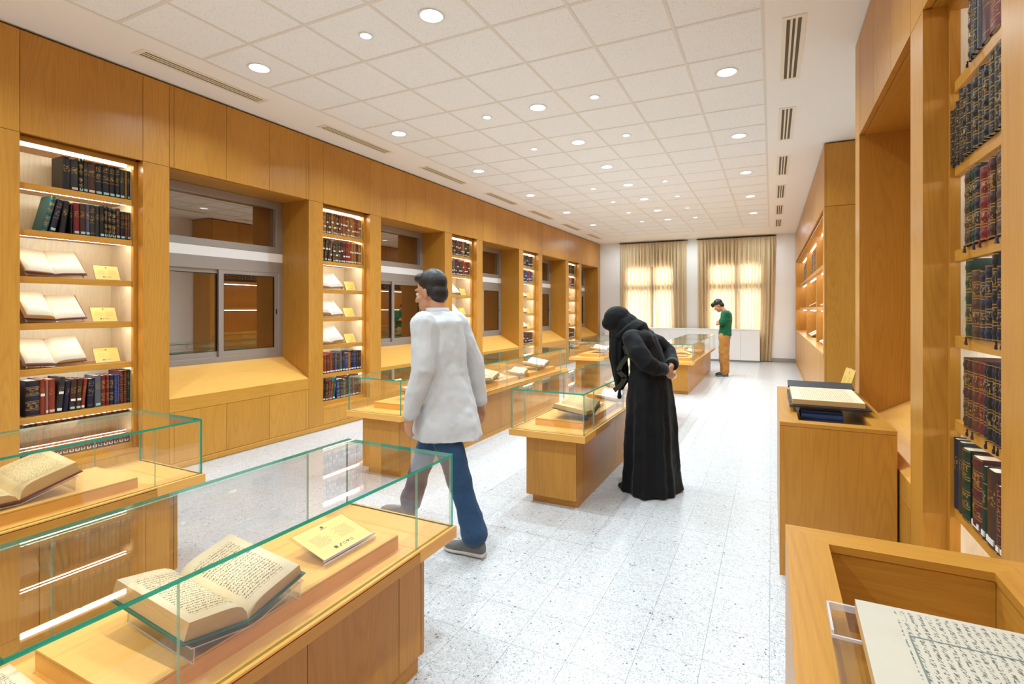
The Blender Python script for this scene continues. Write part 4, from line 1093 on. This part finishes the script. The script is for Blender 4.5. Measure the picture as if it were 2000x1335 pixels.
# ================================================================== people
WRINKLE = bpy.data.textures.new('cloth_wrinkle', 'CLOUDS'); WRINKLE.noise_scale = .13; WRINKLE.noise_depth = 2
def fuse(b, name, mats, voxel, smooth=4, parent=None, fac=.5, wrinkle=0.):
    """one continuous surface grown from overlapping volumes"""
    bmesh.ops.recalc_face_normals(b.bm, faces=b.bm.faces)
    me = bpy.data.meshes.new(name); b.bm.to_mesh(me); b.bm.free()
    o = bpy.data.objects.new('temporary', me); COL.objects.link(o)
    r = o.modifiers.new('r', 'REMESH'); r.mode = 'VOXEL'; r.voxel_size = voxel; r.use_smooth_shade = True
    if wrinkle:
        d = o.modifiers.new('d', 'DISPLACE'); d.texture = WRINKLE; d.strength = wrinkle; d.mid_level = .45; d.texture_coords = 'LOCAL'
    s = o.modifiers.new('s', 'SMOOTH'); s.iterations = smooth; s.factor = fac
    dg = bpy.context.evaluated_depsgraph_get(); dg.update()
    out = bpy.data.meshes.new_from_object(o.evaluated_get(dg)); out.name = name
    bpy.data.objects.remove(o); bpy.data.meshes.remove(me)
    out.materials.clear()
    for m in (mats if isinstance(mats, (list, tuple)) else [mats]): out.materials.append(m)
    for p in out.polygons: p.use_smooth = True; p.material_index = 0
    return link(name, out, parent)
def rotm(*cols): return Matrix([Vector(c).normalized() for c in cols]).transposed()
def headparts(c, pitch, roll=0., yaw=0., s=1.):
    """returns a function mapping head-local points (forward -x, up z) to the body frame, and its rotation"""
    R = Matrix.Rotation(yaw, 3, 'Z') @ Matrix.Rotation(-pitch, 3, 'Y') @ Matrix.Rotation(roll, 3, 'X'); c = Vector(c)
    return (lambda x, y, z: c + R @ (Vector((x, y, z))*s)), R
def head(b, P, R, s=1.):
    e = lambda p, r: b.ball(P(*p), tuple(q*s for q in r), R, 20)
    e((.012, 0, .03), (.095, .076, .103)); e((-.028, 0, -.05), (.066, .057, .078)); e((-.066, 0, -.104), (.026, .028, .020))
    e((-.045, 0, -.085), (.045, .045, .04))
    b.tube([P(-.083, 0, .022), P(-.102, 0, -.008), P(-.116, 0, -.032)], [.008*s, .010*s, .0135*s], 8)
    for sg in (-1, 1):
        e((-.100, sg*.011, -.034), (.011, .009, .008)); e((-.076, sg*.033, .030), (.016, .026, .009)); e((-.058, sg*.045, -.028), (.03, .022, .022))
        e((.012, sg*.077, -.008), (.018, .009, .031)); e((.018, sg*.083, .006), (.014, .006, .018))
    e((-.091, 0, -.064), (.012, .024, .0065)); e((-.089, 0, -.079), (.012, .020, .0075))
def eyes(P, R, parent, s=1.):
    for sg in (-1, 1):
        o = link('eye', B().ball(P(-.0755, sg*.032, .004), .0135*s, R, 12).mesh('eye', M.eye), parent)
        link('iris', B().ball(P(-.0858, sg*.032, .003), .0055*s, R, 10).mesh('iris', M.iris), o)
def hand(b, wrist, d, nrm, side, curl=.5, s=1., thumb=1.):
    """palm, four jointed fingers of unequal length and a thumb from the side of the palm; d points to the fingertips, nrm out of the palm"""
    d = Vector(d).normalized(); n = Vector(nrm); n = (n-d*n.dot(d)).normalized(); a = d.cross(n)*side; w = Vector(wrist)
    b.tube([w-d*.03*s, w+d*.015*s], [.024*s, .022*s], 10)
    b.ball(w+d*.05*s, (.052*s, .040*s, .0155*s), rotm(d, a, n), 14)
    for i, (off, ln) in enumerate(((-.029, .066), (-.010, .076), (.010, .071), (.028, .056))):
        p = w+d*(.088-.004*abs(i-1.3))*s+a*off*s; pts = [p-d*.025*s, p]; ang = 0.; L = ln*s
        for k, fr in enumerate((.45, .32, .27)):
            ang += curl*(.55, .75, .55)[k]
            p = p+(d*math.cos(ang)+n*math.sin(ang))*L*fr; pts.append(p)
        b.tube(pts, [.0095*s, .0095*s, .009*s, .0082*s, .0072*s], 8)
    t0 = w+d*.022*s-a*.030*s; t1 = t0+(d*.6-a*.75+n*.25*thumb)*.036*s; t2 = t1+(d*.9-a*.2+n*.45*thumb)*.030*s; t3 = t2+(d*.85+a*.15+n*.5*thumb)*.024*s
    b.tube([t0, t1, t2, t3], [.013*s, .0115*s, .0105*s, .0085*s], 8)
def ellrings(spec, n=40, fold=None):
    """spec rows: z, cx, cy, rx, ry -> closed rings; fold(angle, row index) scales the radius"""
    out = []
    for i, (z, cx, cy, rx, ry) in enumerate(spec):
        r = []
        for j in range(n):
            a = 2*PI*j/n; k = fold(a, i) if fold else 1.
            r.append(Vector((cx+rx*k*math.cos(a), cy+ry*k*math.sin(a), z)))
        out.append(r)
    return out
def sneaker(x, y, parent, up, sole, rot=0., z=0., L=.275, pitch=0., extra=None):
    """shoe pointing to -x with its heel at x"""
    t = lambda px, py, pz: (Matrix.Translation((x, y, z)) @ Matrix.Rotation(rot, 4, 'Z') @ Matrix.Rotation(pitch, 4, 'Y')) @ Vector((px, py, pz))
    def ring(px, w, z0, z1, k=12):
        return [t(px, w*math.cos(2*PI*i/k)*(1 if True else 0), (z0+z1)/2+(z1-z0)/2*max(-.8, min(1, 1.25*math.sin(2*PI*i/k)))) for i in range(k)]
    s = B().loft([ring(-px*L, w, 0, .032, 16) for px, w in ((.0, .018), (.03, .030), (.25, .034), (.5, .036), (.72, .047), (.88, .042), (.97, .026), (1., .010))])
    u = B().loft([ring(-px*L, w, .012, h, 16) for px, w, h in ((.012, .016, .075), (.05, .028, .098), (.2, .033, .104), (.36, .035, .098), (.5, .037, .082), (.7, .044, .062), (.88, .039, .048), (.965, .022, .036))])
    o = fuse(u, 'shoe', up, .005, 3, parent)
    so = fuse(s, 'sole', sole, .005, 2, o)
    lc = B()
    for k in range(4):
        px = -.40*L-.016*k; zz = .094-.0085*k
        lc.tube([t(px, -.022, zz-.006), t(px-.004, 0, zz+.004), t(px, .022, zz-.006)], .0028, 6)
    link('laces', lc.mesh('laces', extra or sole), o)
    return o

# ---- the person in black leaning over the case
M.abaya = cloth('black_abaya_cloth', '#0c0d10', .7, 10., .5, .06); M.scarf = cloth('black_chiffon', '#090909', .75, 16., .5, .05)
M.trim = cloth('dark_olive_scarf_border', '#36362f', .7, 40., .4, .1)
pw = thing('person', 'person in a long black robe and headscarf leaning over the glass case, hands clasped behind', 'person', (-.90, 4.20, 0))
P, R = headparts((-.262, 0, 1.335), .80)
b = B(); head(b, P, R, .96)
b.tube([P(.03, 0, -.06), (-.14, 0, 1.27), (-.08, 0, 1.17)], [.052, .055, .10], 12)
b.tube([(-.08, 0, 1.20), (-.03, 0, 1.05), (0, 0, .93)], [.10, .10, .11], 14)
for sg, el, wr in ((-1, (.03, -.225, 1.035), (.118, -.085, .985)), (1, (.115, .20, 1.10), (.168, .035, 1.01))):
    b.tube([(-.12, sg*.15, 1.235), el, wr], [.05, .038, .026], 10)
hand(b, (.122, -.080, .985), (.62, .45, -.65), (-.2, .8, .5), 1, .85, .98)
hand(b, (.170, .020, 1.0), (-.10, -.75, -.65), (-.9, .1, -.2), -1, .95, .98)
for sg in (-1, 1):
    b.tube([(0, sg*.08, .92), (0, sg*.09, .5), (.02, sg*.09, .09)], [.09, .06, .04], 10)
fuse(b, 'body', M.skin, .006, 3, pw); eyes(P, R, pw, .96)
b = B()
def foldA(a, i):
    k = (0, .2, .55, .9, 1, 1, 1)[i]
    return 1+k*(.045*math.sin(7*a+.6)+.035*math.sin(13*a+1.1+.15*i)+.02*math.sin(19*a))
sk = ellrings([(1.0, -.005, 0, .135, .150), (.90, .0, 0, .165, .185), (.75, .0, 0, .185, .21), (.5, .005, 0, .20, .235), (.25, .01, 0, .212, .262), (.08, .015, 0, .225, .29), (.012, .015, 0, .235, .305)], 96, foldA)
b.loft(sk)
b.tube([(.0, 0, .93), (-.03, 0, 1.07), (-.075, 0, 1.19), (-.115, 0, 1.275)], [.155, .142, .135, .085], 18)
for sg in (-1, 1): b.ball((-.105, sg*.115, 1.225), (.085, .075, .078)); b.ball((-.05, sg*.06, 1.19), (.10, .10, .11))
b.tube([(-.115, -.165, 1.225), (-.05, -.215, 1.12), (.025, -.235, 1.035), (.075, -.17, 1.0), (.112, -.095, .985)], [.074, .078, .074, .060, .050], 14)
b.tube([(-.105, .165, 1.235), (.03, .21, 1.17), (.118, .205, 1.10), (.155, .12, 1.045), (.172, .055, 1.015)], [.070, .066, .060, .050, .046], 14)
fuse(b, 'abaya', M.abaya, .0075, 3, pw, wrinkle=.022)
cf = B()
for c, d in (((.100, -.115, .99), (.13, -.068, .98)), ((.166, .075, 1.02), (.172, .028, 1.008))): cf.tube([c, d], [.054, .050], 18, round_ends=False)
link('cuff', cf.mesh('cuff', M.trim), pw)
# headscarf: hood, wrapped collar, hanging front
b = B()
b.ball(P(.018, 0, .028), (.118, .098, .122), R, 24); b.ball(P(.06, 0, -.06), (.085, .088, .10), R, 20); b.ball(P(-.055, 0, .065), (.058, .072, .058), R, 16)
b.tube([P(.03, 0, -.05), (-.165, 0, 1.285), (-.115, 0, 1.265)], [.105, .112, .112], 18)
for q in range(3):
    w = [Vector((-.135-.022*q+.085*math.cos(a)*.95, .118*math.sin(a), 1.262+.022*q+.07*math.cos(a)-.012*q)) for a in [2*PI*i/22 for i in range(23)]]
    b.tube(w, .024, 10, round_ends=False)
def foldS(a, i): return 1+(.02, .07, .12, .14, .15, .14)[i]*math.sin(6*a+i*.25)+.06*math.sin(11*a+i*.3)
b.loft(ellrings([(1.285, -.25, 0, .082, .085), (1.17, -.258, -.03, .070, .078), (1.05, -.252, -.045, .068, .072), (.95, -.236, -.055, .060, .062), (.87, -.225, -.06, .050, .05), (.792, -.238, -.065, .028, .03)], 64, foldS))
fuse(b, 'headscarf', M.scarf, .0065, 2, pw, wrinkle=.016)
tr = B()
pl = [(-.178, 1.165), (-.150, 1.085), (-.208, 1.005), (-.228, .955), (-.168, .905), (-.205, .845), (-.262, .795)]
for (x0, z0), (x1, z1) in zip(pl, pl[1:]):
    dx, dz = x1-x0, z1-z0; L = math.hypot(dx, dz); nx, nz = -dz/L*.018, dx/L*.018
    tr.prism([(x0-nx, z0-nz), (x0+nx, z0+nz), (x1+nx, z1+nz), (x1-nx, z1-nz)], 'y', -.142, -.136)
link('scarf_border', tr.mesh('scarf_border', M.trim), pw)
link('tassel', B().tube([(-.215, -.12, .82), (-.222, -.125, .785), (-.222, -.125, .745)], [.004, .012, .018], 10).mesh('tassel', M.scarf), pw)
for sg, xx in ((-1, -.02), (1, .02)): sneaker(xx+.06, sg*.11, pw, M.black, M.black, 0, .001)

# ---- the person walking past the front case
M.shirt = cloth('white_cotton', '#c9cbcd', .85, 9., .25, .1); M.jeans = cloth('blue_denim', '#2c4767', .85, 20., .5, .1)
M.suede = cloth('grey_suede', '#6a6866', .8, 50., .4, .2); M.rub = plain('pale_rubber_sole', '#b9b7b0', .6)
pm = thing('person', 'walking person in loose white shirt, blue jeans and grey trainers beside the front case', 'person', (-1.87, 2.68, 0))
P, R = headparts((-.105, 0, 1.565), .16)
b = B(); head(b, P, R)
b.tube([P(.025, 0, -.07), (-.045, 0, 1.40), (-.035, 0, 1.30)], [.056, .06, .12], 14)
b.tube([(-.035, 0, 1.32), (-.015, 0, 1.10), (.0, 0, .92)], [.12, .105, .12], 16)
ARM = (((-.03, -.175, 1.375), (.015, -.24, 1.10), (-.065, -.255, .845)), ((-.03, .175, 1.375), (.075, .235, 1.11), (.115, .25, .855)))
for q in ARM: b.tube(q, [.052, .04, .026], 12)
hand(b, ARM[0][2], (-.22, .02, -1), (.3, 1, 0), 1, .42); hand(b, ARM[1][2], (.15, 0, -1), (-.2, -1, 0), -1, .42)
LEG = (((.0, -.09, .87), (.155, -.095, .49), (.285, -.095, .10)), ((.0, .09, .87), (-.215, .09, .52), (-.335, .09, .13)))
for q in LEG: b.tube(q, [.085, .058, .04], 12)
fuse(b, 'body', M.skin, .0058, 3, pm); eyes(P, R, pm)
h = B()
h.ball(P(.028, 0, .062), (.097, .084, .092), R, 20); h.ball(P(.062, 0, -.005), (.056, .074, .075), R, 16); h.ball(P(-.045, 0, .105), (.055, .062, .035), R, 14)
for sg in (-1, 1): h.ball(P(.03, sg*.062, .02), (.04, .022, .05), R, 12)
fuse(h, 'hair', M.hair, .006, 2, pm)
b = B()
def foldM(a, i): return 1+(0, .01, .02, .03, .045, .055, .05)[i]*math.sin(5*a+i*.5)+(.0, .01, .015, .02, .03, .03, .03)[i]*math.sin(9*a+2+i*.3)
b.loft(ellrings([(1.445, -.04, 0, .085, .085), (1.385, -.035, 0, .132, .165), (1.22, -.03, 0, .145, .195), (1.05, -.015, 0, .152, .19), (.90, .005, 0, .180, .198), (.76, .02, 0, .210, .208), (.665, .025, 0, .225, .215)], 72, foldM))
for q in ARM:
    s0, e, w = (Vector(v) for v in q)
    b.tube([s0, s0.lerp(e, .5), e, e.lerp(w, .55), w], [.078, .074, .066, .058, .047], 14)
fuse(b, 'shirt', M.shirt, .0075, 2, pm, wrinkle=.024)
co = B()
co.loft(ellrings([(1.425, -.045, 0, .084, .082), (1.455, -.052, 0, .076, .074), (1.472, -.055, 0, .072, .070), (1.45, -.052, 0, .068, .067)], 28), cap=False)
link('collar', co.mesh('collar', M.shirt), pm)
b = B()
b.tube([(0, -.05, .90), (0, .05, .90)], [.125, .125], 16); b.ball((0.01, 0, .85), (.12, .165, .10))
for q, rr_ in zip(LEG, ((.105, .090, .072, .068, .076), (.105, .090, .072, .067, .074))):
    h0, k0, a0 = (Vector(v) for v in q)
    b.tube([h0, h0.lerp(k0, .5), k0, k0.lerp(a0, .5), a0+Vector((0, 0, .035))], rr_, 16)
fuse(b, 'jeans', M.jeans, .0075, 2, pm, wrinkle=.03)
sneaker(.355, -.095, pm, M.suede, M.rub, 0, .001, .285); sneaker(-.315, .09, pm, M.suede, M.rub, 0, .012, .285, .14)

# ---- the person with crossed arms at the far case
M.tee = cloth('green_cotton', '#15603c', .85, 14., .45, .1); M.tan = cloth('tan_cotton_twill', '#b57f3f', .85, 16., .45, .1)
M.mesh_ = cloth('dark_grey_mesh', '#3d4347', .7, 60., .4); M.teal = plain('teal_rubber_sole', '#2f8f86', .5); M.redt = plain('red_heel_tab', '#c8323a', .6)
pb = thing('person', 'person in green shirt and tan trousers, arms crossed and head bowed, at far case', 'person', (-.93, 11.85, 0))
P, R = headparts((-.115, 0, 1.525), .62)
b = B(); head(b, P, R)
b.tube([P(.03, 0, -.07), (.01, 0, 1.40), (.04, 0, 1.30)], [.052, .056, .11], 14)
b.tube([(.04, 0, 1.32), (.03, 0, 1.10), (.015, 0, .90)], [.11, .10, .11], 16)
AR = (((.045, -.17, 1.355), (-.045, -.225, 1.135), (-.145, -.03, 1.125)), ((.045, .17, 1.355), (-.05, .225, 1.145), (-.125, -.02, 1.16)))
for q in AR: b.tube(q, [.048, .038, .027], 12)
hand(b, AR[0][2], (-.25, 1, .05), (.8, .2, .1), 1, .5, .95); hand(b, (-.128, -.06, 1.155), (.35, -1, -.12), (.8, .35, .1), -1, .5, .95)
LG = (((.005, -.085, .86), (.0, -.095, .48), (.02, -.095, .10)), ((.005, .085, .86), (-.01, .095, .48), (.0, .095, .10)))
for q in LG: b.tube(q, [.08, .055, .04], 12)
fuse(b, 'body', M.skin, .0062, 3, pb); eyes(P, R, pb)
h = B()
h.ball(P(.025, 0, .062), (.100, .086, .092), R, 20); h.ball(P(.065, 0, -.01), (.052, .072, .07), R, 16); h.ball(P(-.070, 0, .092), (.062, .068, .042), R, 14); h.ball(P(-.105, .0, .065), (.028, .05, .032), R, 12)
for sg in (-1, 1): h.ball(P(.03, sg*.064, .02), (.038, .02, .05), R, 12)
fuse(h, 'hair', M.hair, .006, 2, pb)
b = B()
def foldB(a, i): return 1+(0, .01, .02, .03, .045, .04)[i]*math.sin(5*a+i*.7)+.018*math.sin(9*a+i)
b.loft(ellrings([(1.41, .03, 0, .07, .10), (1.36, .04, 0, .108, .17), (1.22, .035, 0, .122, .19), (1.08, .025, 0, .122, .18), (.96, .02, 0, .128, .18), (.872, .02, 0, .132, .185)], 64, foldB))
for q in AR:
    s0, e = Vector(q[0]), Vector(q[1]); b.tube([s0, s0.lerp(e, .45), s0.lerp(e, .78)], [.074, .076, .072], 14)
fuse(b, 'shirt', M.tee, .0075, 2, pb, wrinkle=.03)
b = B(); b.ball((.01, 0, .84), (.118, .165, .11)); b.tube([(.01, -.05, .88), (.01, .05, .88)], [.112, .112], 16)
for q in LG:
    h0, k0, a0 = (Vector(v) for v in q)
    b.tube([h0, h0.lerp(k0, .5), k0, k0.lerp(a0, .5), a0], [.112, .108, .104, .098, .086], 16)
fuse(b, 'trousers', M.tan, .0075, 2, pb, wrinkle=.035)
for yy, xx in ((-.095, .095), (.095, .075)):
    s = sneaker(xx, yy, pb, M.mesh_, M.teal, 0, .001, .27, 0, M.redt)
    link('heel_tab', B().box(xx-.012, xx-.004, yy-.012, yy+.012, .055, .115, bev=.003).mesh('heel_tab', M.redt), s)
